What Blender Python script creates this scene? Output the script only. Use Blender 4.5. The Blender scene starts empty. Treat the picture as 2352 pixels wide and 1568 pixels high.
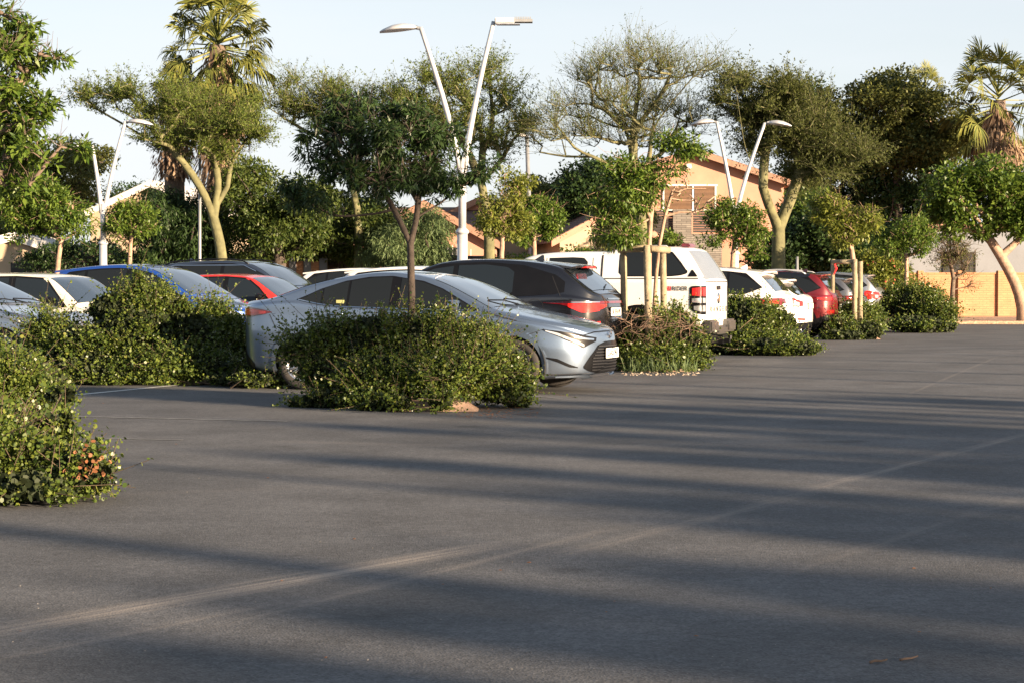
import bpy, bmesh, math, random
import numpy as np
from mathutils import Vector, Matrix
random.seed(7); RNG = np.random.default_rng(11)
R = math.radians
S = bpy.context.scene
COL = S.collection
# ------------------------------------------------------------------ camera, sky, sun
FPX, CX, CY, HZ, CAMH = 4500.0, 1176.0, 784.0, 653.0, 1.265
PITCH = math.atan((CY - HZ) / FPX)
cd = bpy.data.cameras.new('camera'); cam = bpy.data.objects.new('camera', cd); COL.objects.link(cam)
cd.sensor_width = 36; cd.lens = 36 * FPX / 2352; cd.clip_end = 3000; cd.clip_start = .1
cam.location = (0, 0, CAMH); cam.rotation_euler = (R(90) - PITCH, 0, 0)
cd.dof.use_dof = False
S.camera = cam
SUN_AZ = (0.79, -0.613)          # horizontal direction towards the sun
SUN_EL = R(10.5)
w = bpy.data.worlds.new('World'); S.world = w; w.use_nodes = True
nt = w.node_tree; nt.nodes.clear()
sky = nt.nodes.new('ShaderNodeTexSky'); sky.sky_type = 'NISHITA'; sky.sun_disc = False
sky.sun_elevation = SUN_EL; sky.sun_rotation = math.atan2(SUN_AZ[0], SUN_AZ[1])
sky.air_density = 1.0; sky.dust_density = 1.0; sky.ozone_density = 1.4; sky.altitude = 0
tc = nt.nodes.new('ShaderNodeTexCoord'); mp = nt.nodes.new('ShaderNodeMapping'); mp.inputs['Scale'].default_value = (1.2, 1.2, 7)
nz = nt.nodes.new('ShaderNodeTexNoise'); nz.inputs['Scale'].default_value = 1.6; nz.inputs['Detail'].default_value = 6
cr = nt.nodes.new('ShaderNodeValToRGB'); cr.color_ramp.elements[0].position = .25; cr.color_ramp.elements[1].position = .75
cr.color_ramp.elements[0].color = (.55, .55, .55, 1); cr.color_ramp.elements[1].color = (.95, .95, .95, 1)
mx = nt.nodes.new('ShaderNodeMix'); mx.data_type = 'RGBA'
mx.inputs[7].default_value = (4.95, 5.1, 5.45, 1)
bg = nt.nodes.new('ShaderNodeBackground'); bg.inputs['Strength'].default_value = .05
ou = nt.nodes.new('ShaderNodeOutputWorld')
L_ = nt.links.new
L_(tc.outputs['Generated'], mp.inputs['Vector']); L_(mp.outputs['Vector'], nz.inputs['Vector']); L_(nz.outputs['Fac'], cr.inputs['Fac'])
sz = nt.nodes.new('ShaderNodeSeparateXYZ'); L_(tc.outputs['Generated'], sz.inputs[0])      # thin haze and cirrus thicken towards the horizon
mr = nt.nodes.new('ShaderNodeMapRange'); mr.inputs[1].default_value = .05; mr.inputs[2].default_value = .75; mr.inputs[3].default_value = 1.0; mr.inputs[4].default_value = .12; L_(sz.outputs[2], mr.inputs[0])
mm = nt.nodes.new('ShaderNodeMath'); mm.operation = 'MULTIPLY'; L_(cr.outputs['Color'], mm.inputs[0]); L_(mr.outputs[0], mm.inputs[1])
L_(mm.outputs[0], mx.inputs[0]); L_(sky.outputs['Color'], mx.inputs[6]); L_(mx.outputs[2], bg.inputs['Color']); L_(bg.outputs['Background'], ou.inputs['Surface'])
sd = bpy.data.lights.new('sun', 'SUN'); sd.energy = 5.0; sd.angle = R(.55); sd.color = (1, .76, .52)
so = bpy.data.objects.new('sun', sd); COL.objects.link(so)
sv = Vector((SUN_AZ[0] * math.cos(SUN_EL), SUN_AZ[1] * math.cos(SUN_EL), math.sin(SUN_EL)))
so.rotation_euler = sv.to_track_quat('Z', 'Y').to_euler(); so.location = (20, -16, 30)
S.view_settings.view_transform = 'Standard'; S.view_settings.look = 'None'; S.view_settings.gamma = 1; S.view_settings.exposure = 1.98
S.cycles.max_bounces = 6; S.cycles.transparent_max_bounces = 8

# ------------------------------------------------------------------ helpers
def P(x, y, D):
    """world point seen at photo position x, y (2352 wide) at distance D"""
    a = (x - CX) / FPX; b = -(y - CY) / FPX
    yy = math.cos(PITCH) + b * math.sin(PITCH); zz = -math.sin(PITCH) + b * math.cos(PITCH)
    k = D / yy
    return Vector((a * k, D, CAMH + zz * k))
def G(x, y):
    a = (x - CX) / FPX; b = -(y - CY) / FPX
    yy = math.cos(PITCH) + b * math.sin(PITCH); zz = -math.sin(PITCH) + b * math.cos(PITCH)
    k = -CAMH / zz
    return Vector((a * k, yy * k, 0))
def link(o, parent=None):
    COL.objects.link(o)
    if parent is not None: o.parent = parent
    return o
def tag(o, label=None, cat=None, group=None, kind=None):
    if label: o['label'] = label
    if cat: o['category'] = cat
    if group: o['group'] = group
    if kind: o['kind'] = kind
    return o
def thing(name, label, cat, loc=(0, 0, 0), rz=0, group=None):
    o = bpy.data.objects.new(name, None); COL.objects.link(o); o.empty_display_size = .3
    o.location = loc; o.rotation_euler = (0, 0, rz)
    return tag(o, label, cat, group)
def mesh_np(name, V, F, mat, parent=None, smooth=False, mats=None, midx=None):
    """V (n,3); F list of index tuples or an (m,k) array"""
    V = np.asarray(V, dtype=np.float32)
    me = bpy.data.meshes.new(name)
    if isinstance(F, np.ndarray):
        m, k = F.shape
        me.vertices.add(len(V)); me.vertices.foreach_set('co', V.ravel())
        me.loops.add(m * k); me.loops.foreach_set('vertex_index', F.astype(np.int32).ravel())
        me.polygons.add(m); me.polygons.foreach_set('loop_start', np.arange(0, m * k, k, dtype=np.int32))
        me.polygons.foreach_set('loop_total', np.full(m, k, dtype=np.int32))
    else:
        me.from_pydata([tuple(map(float, v)) for v in V], [], [tuple(f) for f in F])
    if mats:
        for q in mats: me.materials.append(q)
        if midx is not None: me.polygons.foreach_set('material_index', np.asarray(midx, dtype=np.int32))
    else: me.materials.append(mat)
    me.update(calc_edges=True)
    if smooth: me.polygons.foreach_set('use_smooth', np.ones(len(me.polygons), dtype=bool))
    o = bpy.data.objects.new(name, me)
    return link(o, parent)
class MB:
    """collects simple solids and builds them as one mesh"""
    def __init__(s): s.V = []; s.F = []
    def add(s, V, F):
        n = len(s.V); s.V += [tuple(v) for v in V]; s.F += [tuple(i + n for i in f) for f in F]; return s
    def box(s, a, b, M=None):
        x0, y0, z0 = a; x1, y1, z1 = b
        V = [Vector(v) for v in ((x0, y0, z0), (x1, y0, z0), (x1, y1, z0), (x0, y1, z0), (x0, y0, z1), (x1, y0, z1), (x1, y1, z1), (x0, y1, z1))]
        if M is not None: V = [M @ v for v in V]
        return s.add(V, [(0, 3, 2, 1), (4, 5, 6, 7), (0, 1, 5, 4), (1, 2, 6, 5), (2, 3, 7, 6), (3, 0, 4, 7)])
    def tube(s, pts, rad, n=8, cap=True, M=None):
        pts = [Vector(p) for p in pts]
        if not hasattr(rad, '__len__'): rad = [rad] * len(pts)
        V = []; F = []
        up = None
        for i, p in enumerate(pts):
            d = (pts[min(i + 1, len(pts) - 1)] - pts[max(i - 1, 0)]).normalized()
            if up is None: up = d.orthogonal().normalized()
            u = (up - d * up.dot(d)); u = u.normalized() if u.length > 1e-5 else d.orthogonal().normalized(); up = u
            v = d.cross(u)
            for k in range(n):
                a = 2 * math.pi * k / n; V.append(p + (u * math.cos(a) + v * math.sin(a)) * rad[i])
        for i in range(len(pts) - 1):
            for k in range(n):
                k2 = (k + 1) % n; F.append((i * n + k, i * n + k2, (i + 1) * n + k2, (i + 1) * n + k))
        if cap: F.append(tuple(range(n - 1, -1, -1))); F.append(tuple((len(pts) - 1) * n + k for k in range(n)))
        if M is not None: V = [M @ v for v in V]
        return s.add(V, F)
    def lathe(s, prof, n=24, axis='z', c=(0, 0, 0)):
        """prof: list of (r, h)"""
        V = []; F = []
        for r, h in prof:
            for k in range(n):
                a = 2 * math.pi * k / n
                if axis == 'z': V.append((c[0] + r * math.cos(a), c[1] + r * math.sin(a), c[2] + h))
                else: V.append((c[0] + r * math.cos(a), c[1] + h, c[2] + r * math.sin(a)))
        for i in range(len(prof) - 1):
            for k in range(n):
                k2 = (k + 1) % n; F.append((i * n + k, i * n + k2, (i + 1) * n + k2, (i + 1) * n + k))
        return s.add(V, F)
    def build(s, name, mat, parent=None, smooth=False, bevel=0):
        o = mesh_np(name, s.V, s.F, mat, parent, smooth)
        if bevel:
            bm = bmesh.new(); bm.from_mesh(o.data)
            bmesh.ops.remove_doubles(bm, verts=bm.verts, dist=1e-5)
            bmesh.ops.bevel(bm, geom=[e for e in bm.edges if len(e.link_faces) == 2 and e.calc_face_angle(0) > .5], offset=bevel, segments=2, affect='EDGES')
            bm.to_mesh(o.data); bm.free()
        return o
# ------------------------------------------------------------------ materials
def newmat(name):
    m = bpy.data.materials.new(name); m.use_nodes = True
    b = m.node_tree.nodes['Principled BSDF']
    return m, m.node_tree, b
def mat(name, col, rough=.6, metal=0, coat=0, var=.12, scale=6, bump=0, bscale=40, spec=.5, var2=None):
    m, t, b = newmat(name)
    b.inputs['Roughness'].default_value = rough; b.inputs['Metallic'].default_value = metal
    b.inputs['Coat Weight'].default_value = coat; b.inputs['Coat Roughness'].default_value = .04
    b.inputs['Specular IOR Level'].default_value = spec
    g = t.nodes.new('ShaderNodeTexCoord'); n = t.nodes.new('ShaderNodeTexNoise'); n.inputs['Scale'].default_value = scale; n.inputs['Detail'].default_value = 5
    t.links.new(g.outputs['Object'], n.inputs['Vector'])
    r = t.nodes.new('ShaderNodeValToRGB'); r.color_ramp.elements[0].position = .3; r.color_ramp.elements[1].position = .72
    c2 = var2 if var2 else tuple(min(1, c * (1 + var)) for c in col)
    r.color_ramp.elements[0].color = (*[c * (1 - var) for c in col], 1); r.color_ramp.elements[1].color = (*c2, 1)
    t.links.new(n.outputs['Fac'], r.inputs['Fac']); t.links.new(r.outputs['Color'], b.inputs['Base Color'])
    if bump:
        n2 = t.nodes.new('ShaderNodeTexNoise'); n2.inputs['Scale'].default_value = bscale; n2.inputs['Detail'].default_value = 4
        t.links.new(g.outputs['Object'], n2.inputs['Vector'])
        bp = t.nodes.new('ShaderNodeBump'); bp.inputs['Strength'].default_value = bump; bp.inputs['Distance'].default_value = .02
        t.links.new(n2.outputs['Fac'], bp.inputs['Height']); t.links.new(bp.outputs['Normal'], b.inputs['Normal'])
    return m
def paint(name, col, metal=.0, rough=.35):
    m = mat(name, col, rough, metal, 1.0, .04, 2.5)
    t = m.node_tree; b = t.nodes['Principled BSDF']
    # fine road dust towards the sills, uneven
    g = t.nodes.new('ShaderNodeTexCoord'); sp = t.nodes.new('ShaderNodeSeparateXYZ'); t.links.new(g.outputs['Object'], sp.inputs[0])
    n = t.nodes.new('ShaderNodeTexNoise'); n.inputs['Scale'].default_value = 9; n.inputs['Detail'].default_value = 6; t.links.new(g.outputs['Object'], n.inputs['Vector'])
    mr = t.nodes.new('ShaderNodeMapRange'); mr.inputs[1].default_value = .55; mr.inputs[2].default_value = .15; mr.inputs[3].default_value = 0; mr.inputs[4].default_value = .5
    t.links.new(sp.outputs[2], mr.inputs[0])
    mu = t.nodes.new('ShaderNodeMath'); mu.operation = 'MULTIPLY'; t.links.new(mr.outputs[0], mu.inputs[0]); t.links.new(n.outputs['Fac'], mu.inputs[1])
    old = b.inputs['Base Color'].links[0].from_socket
    mixn = t.nodes.new('ShaderNodeMix'); mixn.data_type = 'RGBA'; mixn.inputs[7].default_value = (.2, .17, .14, 1)
    t.links.new(mu.outputs[0], mixn.inputs[0]); t.links.new(old, mixn.inputs[6]); t.links.new(mixn.outputs[2], b.inputs['Base Color'])
    return m
def leafmat(name, c1, c2, trans=.3, rough=.5, c3=None, amt3=.06):
    m, t, b = newmat(name)
    g = t.nodes.new('ShaderNodeNewGeometry'); r = t.nodes.new('ShaderNodeValToRGB')
    r.color_ramp.elements[0].color = (*c1, 1); r.color_ramp.elements[1].color = (*c2, 1)
    if c3:
        e = r.color_ramp.elements.new(1 - amt3); e.color = (*c2, 1); r.color_ramp.elements[-1].color = (*c3, 1)
    t.links.new(g.outputs['Random Per Island'], r.inputs['Fac'])
    t.links.new(r.outputs['Color'], b.inputs['Base Color']); b.inputs['Roughness'].default_value = rough
    b.inputs['Specular IOR Level'].default_value = .35
    tr = t.nodes.new('ShaderNodeBsdfTranslucent'); t.links.new(r.outputs['Color'], tr.inputs['Color'])
    ad = t.nodes.new('ShaderNodeMixShader'); ad.inputs[0].default_value = trans
    t.links.new(b.outputs[0], ad.inputs[1]); t.links.new(tr.outputs[0], ad.inputs[2])
    t.links.new(ad.outputs[0], t.nodes['Material Output'].inputs['Surface'])
    return m
def glassmat(name, tint=(.012, .015, .018), rough=.03):
    m, t, b = newmat(name); b.inputs['Base Color'].default_value = (*tint, 1); b.inputs['Roughness'].default_value = rough
    b.inputs['Specular IOR Level'].default_value = .22; b.inputs['IOR'].default_value = 1.5
    return m
M = {}
M['glass'] = glassmat('dark car glass')
M['screen'] = glassmat('windscreen glass', (.012, .018, .024), .03); M['screen'].node_tree.nodes['Principled BSDF'].inputs['IOR'].default_value = 1.75; M['screen'].node_tree.nodes['Principled BSDF'].inputs['Specular IOR Level'].default_value = .75; M['screen'].node_tree.nodes['Principled BSDF'].inputs['Coat Weight'].default_value = 1
M['glass_clear'] = glassmat('window glass', (.014, .02, .027), .04)
M['black'] = mat('black plastic', (.006, .006, .007), .3, spec=.25)
M['well'] = mat('wheel well', (.006, .006, .006), .9)
M['tyre'] = mat('rubber', (.03, .027, .025), .85, bump=.2, bscale=60)
M['rim'] = mat('alloy rim', (.55, .56, .58), .28, .9)
M['chrome'] = mat('chrome', (.75, .75, .76), .12, 1)
M['red_lamp'] = mat('red lamp lens', (.55, .015, .012), .12, 0, 1, .35, 14)
M['dark_red'] = mat('smoked red lens', (.12, .006, .01), .1, 0, 1, .3, 14)
M['clear_lamp'] = mat('clear lamp lens', (.55, .56, .58), .08, .6, 1, .35, 16)
M['plate'] = mat('plate white', (.75, .74, .68), .45)
M['ink'] = mat('plate black', (.02, .02, .025), .5)
M['redink'] = mat('decal red', (.6, .03, .03), .5)
M['seam'] = mat('panel gap', (.01, .01, .012), .8)
M['galv'] = mat('pale painted steel', (.48, .49, .5), .4, .3, var=.08)
M['pole'] = mat('grey steel', (.25, .26, .27), .5, .4)
M['bark'] = mat('grey brown bark', (.13, .095, .07), .9, bump=.7, bscale=25, var=.35, scale=9)
M['bark_dark'] = mat('dark bark', (.06, .045, .035), .9, bump=.7, bscale=25, var=.35, scale=9)
M['bark_fever'] = mat('yellow green bark', (.125, .12, .055), .85, bump=.6, bscale=14, var=.4, scale=4)
M['bush_stem'] = mat('brown bush stems', (.085, .06, .038), .9, var=.3)
M['fine_twigs'] = mat('olive twigs', (.085, .085, .035), .85, var=.3, scale=6)
M['bark_pale'] = mat('pale pinkish bark', (.3, .2, .14), .85, bump=.5, bscale=25, var=.3, scale=8)
M['twig'] = mat('dry twig', (.2, .13, .09), .9, var=.3)
M['timber'] = mat('weathered timber', (.25, .205, .13), .85, bump=.5, bscale=30, var=.3, scale=7)
def text_mesh(txt, size, depth=.002, squeeze=1.0, bold=.012):
    cu = bpy.data.curves.new('lettering', 'FONT'); cu.body = txt; cu.size = size; cu.extrude = depth; cu.align_x = 'CENTER'; cu.align_y = 'CENTER'
    cu.offset = bold * size
    o = bpy.data.objects.new('lettering', cu); COL.objects.link(o)
    dg = bpy.context.evaluated_depsgraph_get(); dg.update()
    me = bpy.data.meshes.new_from_object(o.evaluated_get(dg)); bpy.data.objects.remove(o)
    me.transform(Matrix.Diagonal((squeeze, 1, 1, 1))); return me
# ------------------------------------------------------------------ ground
def asphalt():
    m, t, b = newmat('asphalt'); N = t.nodes.new; K = t.links.new
    g = N('ShaderNodeTexCoord')
    def noise(scale, detail=4, vec=None, rough=.5):
        n = N('ShaderNodeTexNoise'); n.inputs['Scale'].default_value = scale; n.inputs['Detail'].default_value = detail; n.inputs['Roughness'].default_value = rough
        K(vec if vec else g.outputs['Object'], n.inputs['Vector']); return n.outputs['Fac']
    def ramp(src, a, ca, bb, cb):
        r = N('ShaderNodeValToRGB'); r.color_ramp.elements[0].position = a; r.color_ramp.elements[1].position = bb
        r.color_ramp.elements[0].color = (ca, ca, ca, 1) if not hasattr(ca, '__len__') else (*ca, 1)
        r.color_ramp.elements[1].color = (cb, cb, cb, 1) if not hasattr(cb, '__len__') else (*cb, 1); K(src, r.inputs[0]); return r.outputs[0]
    def mul(a, bq, mode='MULTIPLY', fac=1):
        x = N('ShaderNodeMix'); x.data_type = 'RGBA'; x.blend_type = mode
        if hasattr(fac, 'is_linked'): K(fac, x.inputs[0])
        else: x.inputs[0].default_value = fac
        for s_, i in ((a, 6), (bq, 7)):
            if hasattr(s_, 'is_linked'): K(s_, x.inputs[i])
            else: x.inputs[i].default_value = (*s_, 1)
        return x.outputs[2]
    base = ramp(noise(.35, 6), .3, (.078, .079, .082), .7, (.115, .115, .117))
    vo = N('ShaderNodeTexVoronoi'); vo.inputs['Scale'].default_value = 105; K(g.outputs['Object'], vo.inputs['Vector'])
    stones = ramp(vo.outputs['Color'], .1, .62, .95, 1.55)
    c = mul(base, stones, 'MULTIPLY', .7)
    c = mul(c, ramp(noise(1.1, 7, rough=.65), .38, .74, .66, 1.16), 'MULTIPLY', .9)
    c = mul(c, (.022, .021, .02), 'MIX', ramp(noise(.9, 3), .66, 0, .72, .5))
    c = mul(c, ramp(noise(19, 5, rough=.7), .33, .72, .62, 1.2), 'MULTIPLY', .8)
    # pale scattered flecks
    v2 = N('ShaderNodeTexVoronoi'); v2.inputs['Scale'].default_value = 11; K(g.outputs['Object'], v2.inputs['Vector'])
    c = mul(c, (.3, .28, .25), 'MIX', ramp(v2.outputs['Distance'], .02, .4, .05, 0))
    # worn lane wheel tracks: long pale scuffs (own shape, along the driving line)
    def track(x0, y0, x1, y1, wd, strength):
        a = G(x0, y0); d = G(x1, y1) - a; ang = math.atan2(d.y, d.x); ln = d.length
        mp = N('ShaderNodeMapping'); mp.vector_type = 'TEXTURE'; mp.inputs['Location'].default_value = (a.x, a.y, 0); mp.inputs['Rotation'].default_value = (0, 0, ang)
        K(g.outputs['Object'], mp.inputs['Vector'])
        sx = N('ShaderNodeSeparateXYZ'); K(mp.outputs[0], sx.inputs[0])
        ab = N('ShaderNodeMath'); ab.operation = 'ABSOLUTE'; K(sx.outputs[1], ab.inputs[0])
        across = N('ShaderNodeMapRange'); across.inputs[1].default_value = wd; across.inputs[2].default_value = wd * .15; across.interpolation_type = 'SMOOTHSTEP'; K(ab.outputs[0], across.inputs[0])
        along = N('ShaderNodeMapRange'); along.inputs[1].default_value = 0; along.inputs[2].default_value = ln * .25; along.interpolation_type = 'SMOOTHSTEP'; K(sx.outputs[0], along.inputs[0])
        al2 = N('ShaderNodeMapRange'); al2.inputs[1].default_value = ln; al2.inputs[2].default_value = ln * .8; al2.interpolation_type = 'SMOOTHSTEP'; K(sx.outputs[0], al2.inputs[0])
        m2 = N('ShaderNodeMapping'); m2.inputs['Scale'].default_value = (.6, 22, 1); K(mp.outputs[0], m2.inputs['Vector'])
        st = ramp(noise(1, 8, m2.outputs[0], .8), .4, 0, .62, 1)
        o = across.outputs[0]
        for q in (along.outputs[0], al2.outputs[0], st):
            mm = N('ShaderNodeMath'); mm.operation = 'MULTIPLY'; K(o, mm.inputs[0]); K(q, mm.inputs[1]); o = mm.outputs[0]
        mm = N('ShaderNodeMath'); mm.operation = 'MULTIPLY'; K(o, mm.inputs[0]); mm.inputs[1].default_value = strength; return mm.outputs[0]
    for tr in ((-250, 1490, 1220, 1235, .17, 1.0), (-100, 1530, 700, 1370, .07, .35), (350, 1470, 1500, 1190, .08, .35), (1750, 1150, 2400, 985, .1, .55), (1180, 1300, 1900, 1120, .12, .35), (1600, 1380, 2600, 1060, .08, .2),
               (2060, 915, 2300, 815, .05, .35), (100, 1140, 900, 1112, .2, .12), (560, 1010, 1100, 1024, .22, .2)):
        c = mul(c, (.3, .265, .23), 'MIX', track(*tr))
    # soil washed on to the asphalt beside the islands
    K(mul(c, (.15, .1, .065), 'MIX', ramp(noise(.22, 5), .62, 0, .85, .3)), b.inputs['Base Color'])
    b.inputs['Roughness'].default_value = .82; b.inputs['Specular IOR Level'].default_value = .3
    bp = N('ShaderNodeBump'); bp.inputs['Strength'].default_value = .35; bp.inputs['Distance'].default_value = .004
    K(vo.outputs['Distance'], bp.inputs['Height']); K(bp.outputs[0], b.inputs['Normal'])
    return m
def sheet(name, pts, z, mt, kind='structure'):
    o = mesh_np(name, [(p[0], p[1], z) for p in pts], [tuple(range(len(pts)))], mt); tag(o, kind=kind); return o
M['asphalt'] = asphalt()
M['soil'] = mat('soil', (.2, .14, .09), .95, var=.4, scale=1.5, bump=.6, bscale=9)
M['gravel'] = mat('pinkish gravel', (.4, .25, .17), .95, var=.5, scale=14, bump=.8, bscale=30)
M['line'] = mat('worn white paint', (.3, .3, .29), .7, var2=(.1, .097, .092), scale=7)
sheet('ground', [(-900, -900), (900, -900), (900, 1200), (-900, 1200)], -.012, M['soil'])
ap = mesh_np('asphalt', [(-60, -60, 0), (60, -60, 0), (60, 62, 0), (-60, 62, 0)], [(0, 1, 2, 3)], M['asphalt']); tag(ap, kind='structure')
gv = mesh_np('gravel_strip', [(5, 62.2, .02), (60, 61.8, .02), (60, 73.2, .06), (5, 73.2, .06)], [(0, 1, 2, 3)], M['gravel']); tag(gv, kind='structure')
mesh = MB(); mesh.box((5, 62, -.01), (60, 62.18, .1)); tag(mesh.build('gravel_kerb', M['gravel'], bevel=.02), kind='structure')
# worn bay lines
def bay_line(x0, y0, x1, y1, wd=.09):
    a = G(x0, y0); b = G(x1, y1); n = (b - a).normalized().cross(Vector((0, 0, 1))) * wd / 2
    return sheet('bay_line', [a + n, b + n, b - n, a - n][::-1], .004, M['line'])
M['line_fresh'] = mat('white line paint', (.62, .62, .6), .7, var2=(.35, .35, .34), scale=5)
bay_line(180, 906, 415, 883, .12).data.materials[0] = M['line_fresh']
bay_line(415, 887, 900, 897, .07); bay_line(40, 953, 660, 967, .07); bay_line(190, 1006, 420, 1010, .05)
bay_line(1150, 905, 1290, 915, .06); bay_line(1600, 778, 1800, 782, .09)

# ------------------------------------------------------------------ walls and houses
M['brick'] = None
def brickmat(name, c1, c2, mortar, sc=4.5, rough=.85, bw=.5, rh=.25):
    m, t, b = newmat(name); N = t.nodes.new; K = t.links.new
    g = N('ShaderNodeTexCoord'); mp = N('ShaderNodeMapping'); mp.inputs['Rotation'].default_value = (R(90), 0, 0); K(g.outputs['Object'], mp.inputs[0])
    br = N('ShaderNodeTexBrick'); br.inputs['Color1'].default_value = (*c1, 1); br.inputs['Color2'].default_value = (*c2, 1); br.inputs['Mortar'].default_value = (*mortar, 1)
    br.inputs['Scale'].default_value = sc; br.inputs['Mortar Size'].default_value = .02; br.inputs['Brick Width'].default_value = bw; br.inputs['Row Height'].default_value = rh
    K(mp.outputs[0], br.inputs['Vector'])
    n = N('ShaderNodeTexNoise'); n.inputs['Scale'].default_value = 3; n.inputs['Detail'].default_value = 6; K(g.outputs['Object'], n.inputs['Vector'])
    r = N('ShaderNodeValToRGB'); r.color_ramp.elements[0].color = (.6, .6, .6, 1); r.color_ramp.elements[1].color = (1.15, 1.15, 1.15, 1); K(n.outputs[0], r.inputs[0])
    x = N('ShaderNodeMix'); x.data_type = 'RGBA'; x.blend_type = 'MULTIPLY'; x.inputs[0].default_value = .8; K(br.outputs['Color'], x.inputs[6]); K(r.outputs[0], x.inputs[7])
    K(x.outputs[2], b.inputs['Base Color']); b.inputs['Roughness'].default_value = rough
    bp = N('ShaderNodeBump'); bp.invert = True; bp.inputs['Strength'].default_value = .6; bp.inputs['Distance'].default_value = .01; K(br.outputs['Fac'], bp.inputs['Height']); K(bp.outputs[0], b.inputs['Normal'])
    return m
M['brick'] = brickmat('tan wall bricks', (.54, .27, .14), (.5, .245, .125), (.42, .21, .115), 2.0, bw=.52, rh=.17)
M['stone'] = brickmat('ledge stone', (.22, .2, .175), (.14, .125, .11), (.06, .055, .05), 2.2, bw=.9, rh=.2)
M['peach'] = mat('peach plaster', (.42, .215, .15), .9, var=.1, scale=1.5)
M['cream'] = mat('cream plaster', (.38, .3, .21), .9, var=.08, scale=1.5)
M['shade_toned_wall'] = mat('shade toned white plaster', (.19, .2, .22), .9, var=.08, scale=1.2)  # white plaster toned dark and bluish, the building's shade put into its colour
M['white_trim'] = mat('white painted trim', (.6, .58, .55), .6, var=.05)
M['wood'] = mat('dark stained boards', (.03, .025, .022), .7, var=.3, scale=12)
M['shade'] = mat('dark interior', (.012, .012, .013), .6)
def tilemat(name, c1, c2):
    m = mat(name, c1, .85, var2=c2, scale=2.5, var=.3); t = m.node_tree; b = t.nodes['Principled BSDF']
    g = t.nodes.new('ShaderNodeTexCoord'); wv = t.nodes.new('ShaderNodeTexWave'); wv.inputs['Scale'].default_value = 1.6; wv.bands_direction = 'X'; t.links.new(g.outputs['Object'], wv.inputs['Vector'])
    wz = t.nodes.new('ShaderNodeTexWave'); wz.inputs['Scale'].default_value = 1.3; wz.bands_direction = 'Y'; wz.wave_profile = 'SAW'; t.links.new(g.outputs['Object'], wz.inputs['Vector'])
    ad = t.nodes.new('ShaderNodeMath'); ad.operation = 'ADD'; t.links.new(wv.outputs['Fac'], ad.inputs[0]); t.links.new(wz.outputs['Fac'], ad.inputs[1])
    bp = t.nodes.new('ShaderNodeBump'); bp.inputs['Strength'].default_value = .9; bp.inputs['Distance'].default_value = .05; t.links.new(ad.outputs[0], bp.inputs['Height']); t.links.new(bp.outputs[0], b.inputs['Normal'])
    return m
M['barge'] = mat('pinkish painted boards', (.27, .15, .1), .7, var=.15)
M['tile_red'] = tilemat('clay roof tiles', (.2, .1, .065), (.27, .14, .09)); M['tile_dark'] = tilemat('brown roof tiles', (.12, .075, .065), (.17, .11, .09))
# brick boundary wall on the right
bw = thing('brick_wall', 'tan brick boundary wall with square posts behind the gravel strip', 'wall', P(2200, 728, 74) * Vector((1, 1, 0)).length if False else (0, 0, 0))
x0w, x1w = P(2035, 700, 74).x, P(2352, 700, 74).x + 16
bw.location = (x0w, 73.4, 0); HW = 1.68
q = MB(); q.box((0, 0, -.1), (x1w - x0w, .12, HW - .03)); q.build('wall_panel', M['brick'], bw)
q = MB(); q.box((-.02, -.025, HW - .03), (x1w - x0w, .15, HW + .02)); q.build('coping', M['brick'], bw)
for i in range(12):
    px = P(2106, 700, 74).x + 1.495 * (i - 0) - x0w
    q = MB(); q.box((px - .11, -.09, -.1), (px + .11, .2, HW + .09)); q.build('post', M['brick'], bw, bevel=.015)
# pale low wall between the trees behind the red car
gw = thing('garden_wall', 'pale stone block garden wall seen between trees behind the red and dark cars', 'wall', (P(640, 600, 63).x, 63, 0))
q = MB(); q.box((0, 0, 0), (P(748, 600, 63).x - P(640, 600, 63).x, .2, 2.0)); q.build('wall_panel', M['brick'], gw)
for px in (672, 706, 742):
    xx = P(px, 600, 63).x - gw.location.x; q = MB(); q.box((xx - .12, -.06, 0), (xx + .12, .26, 2.1)); q.build('post', M['shade_toned_wall'], gw, bevel=.02)

def gable_house(name, label, loc, yaw, wd, dp, eave, ridge, wallm, roofm, trimm, over=.45, cat='house', skew=0):
    """gable end faces local -y; ridge along y"""
    h = thing(name, label, cat, loc, yaw)
    hw = wd / 2
    V = [(-hw, 0, 0), (hw, 0, 0), (hw, 0, eave), (skew, 0, ridge), (-hw, 0, eave)]
    V2 = [(x, dp, z) for x, y, z in V]
    mesh_np('wall', V + V2, [(0, 1, 2, 3, 4), (9, 8, 7, 6, 5), (0, 5, 6, 1), (1, 6, 7, 2), (4, 9, 5, 0)], wallm, h)
    sl = (ridge - eave) / hw; o = over; t = .14
    q = MB()
    for sg in (-1, 1):
        xe = sg * (hw + o); ze = eave - sl * o + .02; zr = ridge + .02
        a = [(skew, -o, zr), (xe, -o, ze), (xe, dp + o, ze), (skew, dp + o, zr)]
        q.add(a + [(x, y, z + t) for x, y, z in a], [(0, 1, 2, 3), (7, 6, 5, 4), (0, 4, 5, 1), (1, 5, 6, 2), (2, 6, 7, 3)])
    q.build('roof', roofm, h)
    q = MB()
    for sg in (-1, 1):
        xe = sg * (hw + o + .01); ze = eave - sl * o
        a = [(skew, -o - .045, ridge - .12), (xe, -o - .045, ze - .14), (xe, -o - .045, ze + .12), (skew, -o - .045, ridge + .14)]
        b_ = [(x, y + .04, z) for x, y, z in a]
        q.add(a + b_, [(0, 1, 2, 3), (7, 6, 5, 4), (0, 4, 5, 1), (1, 5, 6, 2), (2, 6, 7, 3)])
    q.build('barge_board', trimm, h)
    return h
def ww(px, py, D, h):      # photo position -> local coords on the house front (yaw 0)
    p = P(px, py, D); return p.x - h.location.x, p.z
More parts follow.
